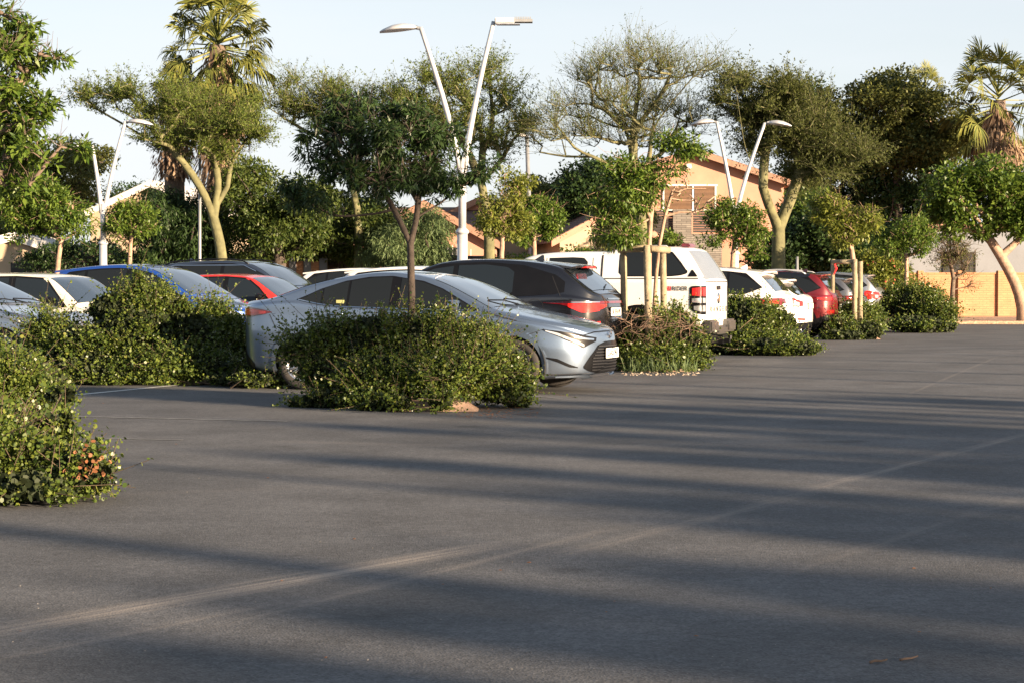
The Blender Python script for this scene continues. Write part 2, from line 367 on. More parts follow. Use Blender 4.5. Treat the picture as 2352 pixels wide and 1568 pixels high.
# two storey peach house
D1 = 84; a = P(1592, 350, D1); e = P(1825, 424, D1)
h1 = gable_house('peach_house', 'two storey peach house with tiled gable, blinds window and dark slatted balcony', (a.x, D1, 0), 0, 2 * (e.x - a.x) - .9, 13, e.z + .1, a.z, M['peach'], M['tile_red'], M['barge'])
xl, zt = ww(1522, 428, D1, h1); xr, zb = ww(1645, 482, D1, h1)
wn = MB().box((xl, -.02, zb), (xr, .05, zt)).build('window', M['glass_clear'], h1)
q = MB()
for fx in (xl, (xl * .45 + xr * .55) , xr - .07): q.box((fx, -.07, zb), (fx + .07, -.02, zt))
q.box((xl - .05, -.075, zt), (xr + .05, -.02, zt + .07)); q.box((xl - .05, -.075, zb - .05), (xr + .05, -.02, zb)); q.build('frame', M['white_trim'], wn)
q = MB(); n = 19
for i in range(n):
    z = zb + (zt - zb) * (i + .5) / n
    for x0_, x1_ in ((xl + .09, xl * .45 + xr * .55 - .02), (xl * .45 + xr * .55 + .1, xr - .1)): q.box((x0_, -.05, z - .012), (x1_, -.03, z + .014))
q.build('blind', mat('tan blinds', (.24, .13, .065), .7, var=.1), wn)
for x0p, x1p in ((1470, 1545), (1592, 1650)):
    q = MB()
    x0_, z1_ = ww(x0p, 484, D1 - 1.2, h1); x1_, z0_ = ww(x1p, 535, D1 - 1.2, h1)
    for i in range(9):
        z = z0_ + (z1_ - z0_) * (i + .5) / 9; q.box((x0_, -1.2, z - .043), (x1_, -1.15, z + .043))
    q.build('balcony_slats', M['wood'], h1)
x0_, z1_ = ww(1546, 482, D1 - 1.3, h1); x1_, _ = ww(1590, 0, D1 - 1.3, h1); _, zq = ww(0, 538, D1 - 1.3, h1)
q = MB(); q.box((x0_, -1.35, 0), (x1_, -.9, z1_)); q.build('stone_pillar', M['stone'], h1)
x0_, _ = ww(1492, 0, D1 - 1.3, h1); x1_, _ = ww(1660, 0, D1 - 1.3, h1)
q = MB(); q.box((x0_, -1.28, 0), (x1_, -.95, zq)); q.build('stone_base', M['stone'], h1)
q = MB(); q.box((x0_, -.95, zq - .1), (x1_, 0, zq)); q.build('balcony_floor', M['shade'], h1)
xx, zz = ww(1581, 383, D1, h1); MB().box((xx - .12, -.2, zz - .1), (xx + .12, 0, zz + .1)).build('flood_lamp', M['white_trim'], h1, bevel=.02)
# low peach house with the arched gate
D2 = 73; a = P(985, 468, D2)
h2 = gable_house('low_peach_house', 'low peach house with orange tiled gable and arched barred gate behind the tall lamp', (P(975, 600, D2).x, D2, 0), R(0), 2 * (P(1140, 0, D2).x - P(975, 0, D2).x), 9, P(0, 566, D2).z + .1, P(0, 470, D2).z, M['peach'], M['tile_red'], M['barge'], .3)
gx, _ = ww(1038, 0, D2, h2)
q = MB(); aw, ah = .62, P(0, 568, D2).z
V = [(gx - aw, -.03, 0), (gx + aw, -.03, 0)] + [(gx + aw * math.cos(t_), -.03, ah - aw * .8 + aw * .8 * math.sin(t_)) for t_ in np.linspace(0, math.pi, 14)]
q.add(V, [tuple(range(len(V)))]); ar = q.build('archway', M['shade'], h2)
q = MB()
for i in range(11):
    bx = gx - 1.0 + i * .17; hh = ah + .12 - abs(i - 7) * .07; q.tube([(bx, -.3, 0), (bx, -.3, hh)], .014, 5)
q.box((gx - 1.05, -.31, ah - .55), (gx + .8, -.29, ah - .51)); q.box((gx - 1.05, -.31, .3), (gx + .8, -.29, .34)); q.build('gate_bars', M['white_trim'], ar)
h2b = gable_house('rear_peach_house', 'small orange roofed gable rising behind the low peach house', (P(1108, 0, 84).x, 84, 0), 0, 3.4, 8, P(0, 500, 84).z, P(0, 458, 84).z, M['peach'], M['tile_red'], M['barge'], .3)
h2c = gable_house('brown_roof_house', 'low cream house with brown tiled roof left of the two storey house', (P(1400, 0, 76).x, 76, 0), R(10), 3.9, 14, P(0, 548, 76).z, P(0, 487, 76).z, M['cream'], M['tile_dark'], M['peach'], .4)
h2d = gable_house('hipped_house', 'long low cream house wall under a brown roof behind the white pickup', (P(1200, 0, 86).x, 86, 0), R(90), 7, 12, P(0, 540, 86).z, P(0, 488, 86).z, M['cream'], M['tile_dark'], M['tile_red'], .4)
h2d.location = (P(1400, 0, 82).x, 84.5, 0)
# left houses
D3 = 78; a = P(352, 424, D3); e = P(186, 490, D3)
h3 = gable_house('white_gable_house', 'peach house with a thick white gable edge on the left behind trees', (a.x, D3, 0), R(-6), 2 * (a.x - e.x) - .6, 12, e.z, a.z, M['cream'], M['white_trim'], M['white_trim'], .4)
q = MB(); xx, zz = -2.2, 0; q.box((-2.5, -.04, 1.3), (-.8, .02, 2.5)); q.build('window', M['glass_clear'], h3)
q = MB(); q.box((-2.9, -.1, .0), (-2.6, -.0, 2.6)); q.build('brick_pier', M['tile_red'], h3)
D4 = 62; h4 = gable_house('white_outbuilding', 'white plastered outbuilding with dark doorway at the left edge of the lot', (P(28, 0, D4).x, D4, 0), R(4), 3.0, 7, P(0, 578, D4).z, P(0, 545, D4).z, M['cream'], M['white_trim'], M['white_trim'], .25)
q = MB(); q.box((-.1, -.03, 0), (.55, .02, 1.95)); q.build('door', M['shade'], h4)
# right building beyond the brick wall
D5 = 82; x0_ = P(2090, 0, D5).x; zt5 = P(0, 528, D5).z
h5 = thing('grey_white_building', 'plain pale building with one dark window above the brick wall', 'building', (x0_, D5, 0))
MB().box((0, 0, 0), (16, 8, zt5)).build('wall', M['shade_toned_wall'], h5)
MB().box((-.3, -.3, zt5), (16.3, 8.3, zt5 + .22)).build('roof', M['tile_red'], h5)
wx = P(2172, 0, D5).x - x0_; wx2 = P(2242, 0, D5).x - x0_; wz = P(0, 582, D5).z
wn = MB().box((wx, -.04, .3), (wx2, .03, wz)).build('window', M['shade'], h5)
q = MB(); q.box((wx - .05, -.07, .3), (wx, .03, wz)); q.box((wx2, -.07, .3), (wx2 + .05, .03, wz)); q.box((wx - .05, -.07, wz), (wx2 + .05, .03, wz + .06)); q.box(((wx + wx2) / 2 + .1, -.065, .3), ((wx + wx2) / 2 + .14, -.042, wz)); q.build('frame', M['wood'], wn)
# ------------------------------------------------------------------ cars
def interp(tab, x):
    return float(np.interp(x, [t[0] for t in tab], [t[1] for t in tab]))
def smooth_tab(tab, k=4):
    """monotone-ish smoothing of a polyline table by corner cutting"""
    t = [tuple(p) for p in tab]
    for _ in range(2):
        n = [t[0]]
        for a, b in zip(t[:-1], t[1:]):
            n.append((a[0] * .75 + b[0] * .25, a[1] * .75 + b[1] * .25)); n.append((a[0] * .25 + b[0] * .75, a[1] * .25 + b[1] * .75))
        n.append(t[-1]); t = n
    return t
class Shell:
    NS = 9
    def __init__(s, L, W, top, bot, belt, cf=.75, nf=2.5, crr=.6, nr=2.6, tumble=.34, crown=.03, roofr=.055, shoulder=.035):
        s.L, s.W = L, W; s.top = smooth_tab(top); s.bot = smooth_tab(bot); s.belt = smooth_tab(belt)
        s.cf, s.nf, s.crr, s.nr, s.k, s.crown, s.rr, s.sh = cf, nf, crr, nr, tumble, crown, roofr, shoulder
        u = np.linspace(0, 1, 150)
        # denser stations at both ends
        s.X = L * (u - .12 * np.sin(2 * np.pi * u)); s.X[0] = .002; s.X[-1] = L - .002
        s.X = np.concatenate([[.004, .012, .025, .045], s.X[(s.X > .06) & (s.X < L - .06)], [L - .045, L - .025, L - .012, L - .004]])
        s.SEC = np.array([s._sec(x) for x in s.X])         # (n, m, 2): y, z
    def plan(s, x):
        w = 1.0
        if x < s.cf: w = (1 - (1 - x / s.cf) ** s.nf) ** (1 / s.nf)
        d = s.L - x
        if d < s.crr: w = min(w, (1 - (1 - d / s.crr) ** s.nr) ** (1 / s.nr))
        return max(w, .02)
    def _ctrl(s, x):
        zt = interp(s.top, x); z0 = min(interp(s.bot, x), zt - .1); zb = min(interp(s.belt, x), zt - .03); zb = max(zb, z0 + .05)
        w = s.W / 2 * s.plan(x); wb = w * .955; h = zb - z0
        z2 = max(zt - s.rr, zb + .006); wr = wb - (z2 - zb) * s.k; wr = max(wr, w * .3)
        g = zt - s.crown
        return [(0, z0), (w * .8, z0), (w * .94, z0 + .03), (w * .975, z0 + h * .22), (w * 1.0, z0 + h * .55), (w * .99, z0 + h * .8), (w * .985, zb - s.sh), (wb, zb),
                (wb * .5 + wr * .5 + (z2 - zb) * .025, (zb + z2) / 2), (wr, z2), (wr * .9, max(zt - s.crown * .75, z2 + .003)), (wr * .55, zt - s.crown * .3 + .0), (0, zt)]
    def _sec(s, x):
        c = np.array(s._ctrl(x)); out = []
        for i in range(len(c) - 1):
            p0 = c[max(i - 1, 0)]; p1 = c[i]; p2 = c[i + 1]; p3 = c[min(i + 2, len(c) - 1)]
            if i == 7 or i == 8: p0 = p1 if i == 7 else p0
            n = 4
            for j in range(n):
                t = j / n
                if i in (0,): q = p1 * (1 - t) + p2 * t
                else:
                    m1 = (p2 - p0) * .32; m2 = (p3 - p1) * .32
                    q = (2 * t ** 3 - 3 * t ** 2 + 1) * p1 + (t ** 3 - 2 * t ** 2 + t) * m1 + (-2 * t ** 3 + 3 * t ** 2) * p2 + (t ** 3 - t ** 2) * m2
                out.append(q)
        out.append(c[-1]); out = np.array(out); out[:, 0] = np.maximum(out[:, 0], 0)
        return out
    def sec(s, x):
        x = min(max(x, s.X[0]), s.X[-1]); i = int(np.clip(np.searchsorted(s.X, x) - 1, 0, len(s.X) - 2)); t = (x - s.X[i]) / (s.X[i + 1] - s.X[i])
        return s.SEC[i] * (1 - t) + s.SEC[i + 1] * t
    def side_y(s, x, z):
        if x <= 0 or x >= s.L: return 0
        c = s.sec(x)[8:]; 
        if z > c[-1, 1] or z < s.sec(x)[0, 1]: return 0
        zz = np.maximum.accumulate(c[:, 1]); return float(np.interp(z, zz, c[:, 0]))
    def top_z(s, x, y):
        c = s.sec(x)[28:][::-1]; return float(np.interp(abs(y), np.maximum.accumulate(c[:, 0]), c[:, 1]))
    def end_x(s, y, z, end):
        a, b = (0, s.L * .5) if end == 'front' else (s.L, s.L * .5)
        for _ in range(22):
            m = (a + b) / 2
            if s.side_y(m, z) >= max(abs(y), .03): b = m
            else: a = m
        return b
class Car:
    def __init__(s, name, label, shell, paintm, nose=None, tail=None, D=25, yaw=-19.4, group='cars parked in the bays', wheels=(.93, 3.63), wr=.325, cladding=False, cat='car', rimstyle=5, arch=.05):
        s.sh = shell; s.L = shell.L
        px = nose if nose is not None else tail
        X = (px - CX) * D / FPX; yw = R(yaw) if nose is not None else R(yaw + 180)
        f = Vector((math.cos(yw), math.sin(yw), 0)); c = Vector((X, D, 0)) - f * (s.L / 2) * (1 if nose is not None else -1)
        s.root = thing(name, label, cat, c, yw, group)
        s.pm = paintm; s.body(wheels, wr, arch, cladding); s.wheels(wheels, wr, rimstyle)
    def tw(s, x, y, z): return (s.L / 2 - x, y, z)
    def body(s, wheels, wr, arch, cladding):
        sh = s.sh; RA = wr + arch; SEC = sh.SEC.copy(); X3 = np.repeat(sh.X[:, None], SEC.shape[1], 1).copy(); m = SEC.shape[1]
        for wx in wheels:
            d = np.hypot(X3 - wx, SEC[:, :, 1] - wr); near = (np.abs(d - RA) < .03) & (np.arange(m)[None, :] > 3) & (np.arange(m)[None, :] < 29)
            for i, j in zip(*np.nonzero(near)):
                k = RA / d[i, j]; X3[i, j] = wx + (X3[i, j] - wx) * k; SEC[i, j, 1] = wr + (SEC[i, j, 1] - wr) * k
        n = len(sh.X); V = []; 
        for sg in (1, -1):
            V += [s.tw(X3[i, j], sg * SEC[i, j, 0], SEC[i, j, 1]) for i in range(n) for j in range(m)]
        F = []
        for i in range(n - 1):
            for j in range(m - 1):
                cx_ = (X3[i, j] + X3[i + 1, j + 1]) / 2; cz = (SEC[i, j, 1] + SEC[i + 1, j + 1, 1]) / 2
                cy_ = (SEC[i, j, 0] + SEC[i + 1, j + 1, 0]) / 2
                if any(math.hypot(cx_ - wx, cz - wr) < RA - .005 for wx in wheels) and cy_ > sh.W * .25: continue
                a, b, c, d = i * m + j, (i + 1) * m + j, (i + 1) * m + j + 1, i * m + j + 1
                F.append((a, b, c, d)); o = n * m; F.append((a + o, d + o, c + o, b + o))
        for i, fl in ((0, 0), (n - 1, 1)):
            a = [i * m + j for j in range(m)]; b = [n * m + i * m + j for j in range(m - 2, 0, -1)]; f = a + b; F.append(tuple(f if not fl else f[::-1]))
        s.bodyo = mesh_np('body', V, F, s.pm, s.root, True)
        bm = bmesh.new(); bm.from_mesh(s.bodyo.data); bmesh.ops.remove_doubles(bm, verts=bm.verts, dist=.0008); bmesh.ops.recalc_face_normals(bm, faces=bm.faces); bm.to_mesh(s.bodyo.data); bm.free()
        s.bodyo.data.polygons.foreach_set('use_smooth', np.ones(len(s.bodyo.data.polygons), dtype=bool))
        for wx in wheels:
            for sg in (1, -1):
                yo = sg * (sh.W / 2 - .01); yi = sg * (sh.W / 2 - .32)
                V = []; k = 26
                for a in np.linspace(-.35, math.pi + .35, k):
                    for yy in (yo * .985, yi): V.append(s.tw(wx + (RA + .015) * math.cos(a), yy, wr + (RA + .015) * math.sin(a)))
                F = [(2 * i, 2 * i + 1, 2 * i + 3, 2 * i + 2) for i in range(k - 1)]; nn = len(V)
                F.append(tuple(2 * i + 1 for i in range(k)))
                # lip follows the body side
                mesh_np('wheel_well', V, F, M['well'], s.root)
                rows = 3; V = []
                wdt = .06 if cladding else .028
                for a in np.linspace(-.3, math.pi + .3, 40):
                    for r_ in np.linspace(RA - .03, RA + wdt, rows):
                        x, z = wx + r_ * math.cos(a), wr + r_ * math.sin(a); yv = sh.side_y(x, max(z, interp(sh.bot, x) + .01)); V.append(s.tw(x, sg * (yv + .009), z))
                F = [(i * rows + j, i * rows + j + 1, (i + 1) * rows + j + 1, (i + 1) * rows + j) for i in range(39) for j in range(rows - 1)]
                mesh_np('wheel_arch', V, F, M['black'] if cladding else s.pm, s.root, True)
    def wheels(s, wheels, wr, style):
        sh = s.sh
        q = MB(); hw = .105; rr = wr * .68
        q.lathe([(rr - .02, -hw * .6), (rr, -hw), (wr - .03, -hw), (wr - .006, -hw + .025), (wr, -hw * .4), (wr, hw * .4), (wr - .006, hw - .025), (wr - .03, hw), (rr, hw), (rr - .02, hw * .6)], 40, 'y')
        t0 = None
        for wx in wheels:
            for sg in (-1, 1):
                e = bpy.data.objects.new('wheel', None); link(e, s.root); e.location = s.tw(wx, sg * (sh.W / 2 - .13), wr); e.rotation_euler = (0, 0, 0 if sg < 0 else math.pi)
                if t0 is None:
                    t0 = q.build('tyre', M['tyre'], e, True)
                    r = MB(); r.lathe([(rr + .004, -hw * .9), (rr - .012, -hw * .98), (rr - .03, -hw * .7), (rr - .035, hw * .3)], 40, 'y')
                    for k in range(style):
                        A = Matrix.Rotation(2 * math.pi * k / style + .3, 4, 'Y')
                        for dd in ((-.16, .16) if style == 5 else (0,)):
                            B = A @ Matrix.Rotation(dd, 4, 'Y')
                            r.add([B @ Vector(v) for v in ((-.022, -hw * .62, .03), (.022, -hw * .62, .03), (.016, -hw * .86, rr - .02), (-.016, -hw * .86, rr - .02), (-.022, -hw * .3, .03), (.022, -hw * .3, .03), (.016, -hw * .5, rr - .02), (-.016, -hw * .5, rr - .02))],
                                  [(0, 1, 2, 3), (0, 4, 5, 1), (1, 5, 6, 2), (3, 2, 6, 7), (0, 3, 7, 4)])
                    r.lathe([(.001, -hw * .72), (.05, -hw * .7), (.06, -hw * .55), (.06, -hw * .2)], 20, 'y')
                    r0 = r.build('rim', M['rim'], e, True)
                    b = MB(); b.lathe([(.001, -hw * .1), (rr - .03, -hw * .1)], 24, 'y'); b0 = b.build('brake_disc', M['well'], e)
                else:
                    for o in (t0, r0, b0):
                        c = o.copy(); COL.objects.link(c); c.parent = e
    def _grid(s, name, pts, mt, off=.006, parent=None, flip=None):
        """pts (n,m,3) grid; pushed out along its normals"""
        n, m, _ = pts.shape; P0 = pts
        du = np.gradient(P0, axis=0); dv = np.gradient(P0, axis=1); N = np.cross(du, dv); N /= (np.linalg.norm(N, axis=2, keepdims=True) + 1e-9)
        mean = P0.reshape(-1, 3).mean(0); c0 = np.array((0, 0, .75)); ref = mean - c0; ref[0] *= .5
        if flip is not None: ref = np.array(flip, float)
        sgn = 1 if (N.reshape(-1, 3).mean(0) @ ref) > 0 else -1
        P1 = P0 + N * off * sgn
        idx = np.arange(n * m).reshape(n, m); a, b, c, d = idx[:-1, :-1], idx[1:, :-1], idx[1:, 1:], idx[:-1, 1:]
        F = np.stack([a, b, c, d] if sgn > 0 else [a, d, c, b], -1).reshape(-1, 4)
        return mesh_np(name, P1.reshape(-1, 3), F, mt, parent or s.root, True)
    def side(s, name, rows, mt, off=.006, sides=(-1, 1), step=.03, m=8, parent=None, end=False):
        xs = [r[0] for r in rows]; n = max(3, int((xs[-1] - xs[0]) / step)); U = np.linspace(xs[0], xs[-1], n); o = None
        lo = np.interp(U, xs, [r[1] for r in rows]); hi = np.interp(U, xs, [r[2] for r in rows])
        for sg in sides:
            pts = np.array([[s.tw(x, sg * s.sh.side_y(x, a + (b - a) * j / (m - 1)), a + (b - a) * j / (m - 1)) for j in range(m)] for x, a, b in zip(U, lo, hi)])
            o = s._grid(name, pts, mt, off, parent, flip=(0, sg, .1))
        return o
    def line(s, pts, wd=.008, mt=None, sides=(-1, 1), name='door_seam'):
        """thin strip along a side view polyline (x,z)"""
        P_ = []
        for (x0, z0), (x1, z1) in zip(pts[:-1], pts[1:]):
            k = max(2, int(math.hypot(x1 - x0, z1 - z0) / .05))
            for i in range(k): P_.append((x0 + (x1 - x0) * i / k, z0 + (z1 - z0) * i / k))
        P_.append(pts[-1]); P_ = np.array(P_); T = np.gradient(P_, axis=0); T /= np.linalg.norm(T, axis=1, keepdims=True); Nn = np.stack([-T[:, 1], T[:, 0]], 1) * wd / 2
        for sg in sides:
            g = np.array([[s.tw(x, sg * s.sh.side_y(x, z), z) for x, z in (p - n_, p + n_)] for p, n_ in zip(P_, Nn)])
            s._grid(name, g, mt or M['seam'], .004, flip=(0, sg, .1))
    def end(s, name, rows, mt, which='front', off=.006, n=14, m=8, parent=None):
        ys = [r[0] for r in rows]; U = np.linspace(ys[0], ys[-1], n); lo = np.interp(U, ys, [r[1] for r in rows]); hi = np.interp(U, ys, [r[2] for r in rows])
        pts = []
        for y, a, b in zip(U, lo, hi):
            pts.append([s.tw(s.sh.end_x(y, a + (b - a) * j / (m - 1), which), y, a + (b - a) * j / (m - 1)) for j in range(m)])
        return s._grid(name, np.array(pts), mt, off, parent, flip=(1 if which == 'front' else -1, 0, 0))
    def screen(s, name, x0, x1, mt=None, inset=.05, off=.006, taper=0):
        U = np.linspace(x0, x1, 16); pts = []
        for i, x in enumerate(U):
            c = s.sh.sec(x); e = c[36, 0] - inset - taper * abs(i / 15 - .5)
            pts.append([s.tw(x, y, s.sh.top_z(x, y)) for y in np.linspace(-e, e, 13)])
        return s._grid(name, np.array(pts), mt or M['screen'], off, flip=(0, 0, 1))
    def mirror(s, x, z, mt=None):
        for sg in (-1, 1):
            y = s.sh.side_y(x, z) ; q = MB()
            V = []; F = []
            for i, (xx, sc) in enumerate(((-.07, .5), (-.05, .85), (0, 1), (.05, .95), (.06, .9))):
                for k in range(10):
                    a = 2 * math.pi * k / 10; V.append(s.tw(x + xx, sg * (y + .12 + .09 * sc * math.cos(a)), z + .03 + .065 * sc * math.sin(a)))
            for i in range(4):
                for k in range(10): F.append((i * 10 + k, i * 10 + (k + 1) % 10, (i + 1) * 10 + (k + 1) % 10, (i + 1) * 10 + k))
            F += [tuple(range(10)), tuple(range(49, 39, -1))]
            q.add(V, F); q.tube([s.tw(x, sg * (y - .01), z - .02), s.tw(x, sg * (y + .07), z)], .02, 6); q.build('door_mirror', mt or s.pm, s.root, True)
    def handle(s, x, z, mt=None):
        for sg in (-1, 1):
            y = s.sh.side_y(x, z); q = MB(); q.tube([s.tw(x - .09, sg * (y + .0), z), s.tw(x - .07, sg * (y + .03), z), s.tw(x + .07, sg * (y + .03), z), s.tw(x + .09, sg * y, z)], .013, 6); q.build('door_handle', mt or s.pm, s.root, True)
    def plate(s, y, z, which, text=None, w_=.5, h_=.115, label=None, tilt=0):
        x = min(s.sh.end_x(y + q, z + r, which) for q in (-w_ / 2, 0, w_ / 2) for r in (-.05, .05)) if which == 'front' else max(s.sh.end_x(y + q, z + r, which) for q in (-w_ / 2, 0, w_ / 2) for r in (-.05, .05))
        sgn = 1 if which == 'front' else -1; xo = s.L / 2 - x + sgn * .006
        q = MB(); q.box((min(xo, xo + sgn * .012), y - w_ / 2, z - h_ / 2), (max(xo, xo + sgn * .012), y + w_ / 2, z + h_ / 2)); o = q.build('number_plate', M['plate'], s.root, bevel=.002)
        f = MB(); f.box((min(xo - sgn * .004, xo + sgn * .005), y - w_ / 2 - .012, z - h_ / 2 - .012), (max(xo - sgn * .004, xo + sgn * .005), y + w_ / 2 + .012, z + h_ / 2 + .012)); f.build('plate_holder', M['black'], s.root)
        if text:
            me = text_mesh(text, h_ * .92, .001, .8 if len(text) < 10 else .72); me.materials.append(M['ink']); t = bpy.data.objects.new('lettering', me); link(t, o)
            t.matrix_local = Matrix.Translation((xo + sgn * .0135, y, z)) @ (Matrix.Rotation(sgn * R(90), 4, 'Z') @ Matrix.Rotation(R(90), 4, 'X'))
    def side_text(s, txt, x, z, size, mt, sg=-1, name='badge', squeeze=1):
        me = text_mesh(txt, size, .001, squeeze); me.materials.append(mt); t = bpy.data.objects.new(name, me); link(t, s.root)
        y = s.sh.side_y(x, z); rot = Matrix.Rotation(R(0) if sg < 0 else R(180), 4, 'Z') @ Matrix.Rotation(R(90), 4, 'X')
        t.matrix_local = Matrix.Translation(s.tw(x, sg * (y + .008), z)) @ rot; return t
    def rail(s, x0, x1, mt=None, h=.04, frac=.86):
        for sg in (-1, 1):
            U = np.linspace(x0, x1, 14); pts = []
            for i, x in enumerate(U):
                yy = s.sh.sec(x)[36, 0] * .97; up = h if 0 < i < 13 else 0; pts.append(s.tw(x, sg * yy, s.sh.top_z(x, yy) + up))
            q = MB(); q.tube(pts, .016, 6); q.build('roof_rail', mt or M['black'], s.root, True)
    def fin(s, x, mt=None):
        z = s.sh.top_z(x, 0); q = MB(); a = [s.tw(x - .11, .02, z - .01), s.tw(x - .11, -.02, z - .01), s.tw(x + .06, -.02, z - .01), s.tw(x + .06, .02, z - .01), s.tw(x + .06, .005, z + .07), s.tw(x + .03, .004, z + .075)]
        q.add(a, [(0, 1, 2, 3), (0, 3, 4, 5), (2, 1, 5, 4), (0, 5, 1), (3, 2, 4)]); q.build('aerial', mt or s.pm, s.root)
    def spoiler(s, x0, x1, z, wd, mt=None, th=.03, drop=0):
        """thin roof spoiler slab reaching past the roof edge"""
        n = 12; V = []
        for y in np.linspace(-wd / 2, wd / 2, n):
            k = (2 * y / wd) ** 2; za = s.sh.top_z(x0, abs(y)); 
            for xx, zz in ((x0, za + .004), (x0, za - th), (x1 - k * .08, z - k * .03), (x1 - k * .08, z - th - k * .03)): V.append(s.tw(xx, y, zz))
        F = []
        for i in range(n - 1):
            a, b = i * 4, i * 4 + 4; F += [(a, b, b + 2, a + 2), (a + 1, a + 3, b + 3, b + 1), (a + 2, b + 2, b + 3, a + 3), (a, a + 1, b + 1, b)]
        F += [(0, 2, 3, 1), ((n - 1) * 4, (n - 1) * 4 + 1, (n - 1) * 4 + 3, (n - 1) * 4 + 2)]
        o = mesh_np('roof_spoiler', V, F, mt or s.pm, s.root)
        bm = bmesh.new(); bm.from_mesh(o.data); bmesh.ops.recalc_face_normals(bm, faces=bm.faces); bm.to_mesh(o.data); bm.free(); return o
    def wiper(s, p0, p1, front=True):
        q = MB(); 
        (x0, y0), (x1, y1) = p0, p1
        q.tube([s.tw(x0, y0, s.sh.top_z(x0, y0) + .02), s.tw((x0 + x1) / 2, (y0 + y1) / 2, s.sh.top_z((x0 + x1) / 2, (y0 + y1) / 2) + .04), s.tw(x1, y1, s.sh.top_z(x1, y1) + .015)], .009, 5); q.build('wiper', M['black'], s.root)
M['p_sedan'] = paint('blue grey metallic', (.18, .24, .33), .75, .28)
M['p_black'] = paint('black paint', (.006, .006, .008), .0, .15)
M['p_white'] = paint('white paint', (.72, .71, .68), 0, .35)
M['p_white2'] = paint('cream white paint', (.68, .64, .54), 0, .4)
M['p_blue'] = paint('blue paint', (.015, .07, .34), .35, .3)
M['p_red'] = paint('red paint', (.55, .025, .018), 0, .35)
M['p_mred'] = paint('metallic red paint', (.14, .009, .011), .3, .3)
M['p_silver'] = paint('silver paint', (.45, .47, .5), .8, .32)
M['p_grey'] = paint('grey paint', (.16, .165, .175), .7, .32)
M['p_navy'] = paint('dark blue grey paint', (.05, .07, .11), .6, .3)

# --- blue grey sedan (nose towards the lane)
top = [(0, .60), (.02, .655), (.06, .72), (.14, .765), (.3, .815), (.7, .895), (1.05, .965), (1.18, .99), (1.5, 1.15), (1.85, 1.31), (2.15, 1.395), (2.5, 1.432), (2.75, 1.43), (3.05, 1.395), (3.35, 1.34), (3.65, 1.265), (3.9, 1.175), (4.1, 1.11), (4.3, 1.09), (4.5, 1.075), (4.57, 1.03), (4.62, .9), (4.63, .7)]
bot = [(0, .42), (.03, .28), (.12, .2), (.5, .17), (1, .16), (3.8, .17), (4.3, .22), (4.5, .28), (4.63, .45)]
belt = [(0, .6), (.3, .74), (.7, .84), (1.2, .925), (1.5, .955), (3.0, .995), (3.5, 1.04), (3.75, 1.075), (4.2, 1.04), (4.63, .98)]
sh = Shell(4.63, 1.78, top, bot, belt, cf=.95, nf=2.3, crr=.75, nr=2.6, tumble=.42)
c = Car('sedan_car', 'blue grey metallic sedan with its nose towards the lane behind the big near bush', sh, M['p_sedan'], nose=1404, D=23.2, rimstyle=5)
def tl(x, d=.07): return interp(sh.top, x) - d
c.side('side_window', [(1.42, .962, .972), (1.6, .965, 1.07), (1.85, .97, 1.20), (2.1, .975, 1.285), (2.38, .98, 1.335)], M['glass'])
c.side('side_window', [(2.5, .985, 1.345), (2.75, .99, 1.34), (3.02, .995, 1.30)], M['glass'])
c.side('side_window', [(3.05, .998, 1.295), (3.2, 1.01, 1.265), (3.36, 1.025, 1.215)], M['glass'])
c.side('side_window', [(3.385, 1.03, 1.205), (3.5, 1.05, 1.155), (3.6, 1.07, 1.10), (3.66, 1.08, 1.085)], M['glass'])
c.side('window_surround', [(1.36, .955, .96), (1.6, .957, 1.085), (1.85, .962, 1.215), (2.1, .966, 1.302), (2.5, .972, 1.362), (2.8, .982, 1.352), (3.1, .99, 1.303), (3.4, 1.02, 1.21), (3.6, 1.058, 1.12), (3.7, 1.078, 1.082)], M['black'], .003)
c.side('window_trim', [(1.45, .952, .964), (2.5, .968, .981), (3.1, .985, .998), (3.4, 1.016, 1.03), (3.68, 1.074, 1.084)], M['chrome'], .009, m=3)
c.screen('windscreen', 1.22, 1.98, inset=.045); c.screen('rear_window', 3.28, 3.98, inset=.05)
c.line([(2.44, .96), (2.44, .3)]); c.line([(1.3, .93), (1.22, .75), (1.24, .35)]); c.line([(3.38, 1.02), (3.34, .9), (3.25, .72)]); c.line([(1.24, .24), (3.2, .24)])
c.line([(4.05, .9), (3.95, .72)]); c.line([(.88, .84), (1.26, .93)], .01); c.line([(.56, .75), (.78, .67)], .006)
c.line([(2.1, .9), (2.22, .9)]); c.handle(2.2, .88); c.handle(3.15, .91); c.mirror(1.62, .99)
c.side('headlight', [(.07, .60, .645), (.12, .565, .66), (.17, .525, .675), (.25, .575, .695), (.4, .66, .725), (.58, .735, .745)], M['black'], .006, step=.012, m=10)
c.side('headlight_lens', [(.165, .54, .57), (.22, .575, .612), (.3, .618, .65), (.42, .675, .705), (.55, .724, .735)], M['clear_lamp'], .012, step=.012)
c.side('headlight_lens', [(.09, .615, .632), (.16, .625, .645), (.26, .65, .672)], M['chrome'], .014, step=.012)
c.end('hood_gap', [(-.62, .655, .665), (-.4, .70, .712), (0, .705, .72), (.4, .70, .712), (.62, .655, .665)], M['black'], off=.005, n=24)
c.end('grille', [(-.56, .30, .32), (-.5, .26, .42), (-.36, .235, .56), (-.2, .23, .6), (0, .23, .605), (.2, .23, .6), (.36, .235, .56), (.5, .26, .42), (.56, .30, .32)], M['black'], off=.008, n=30, m=12)
mg = M['mesh'] = mat('grille mesh', (.05, .05, .052), .35, .4)
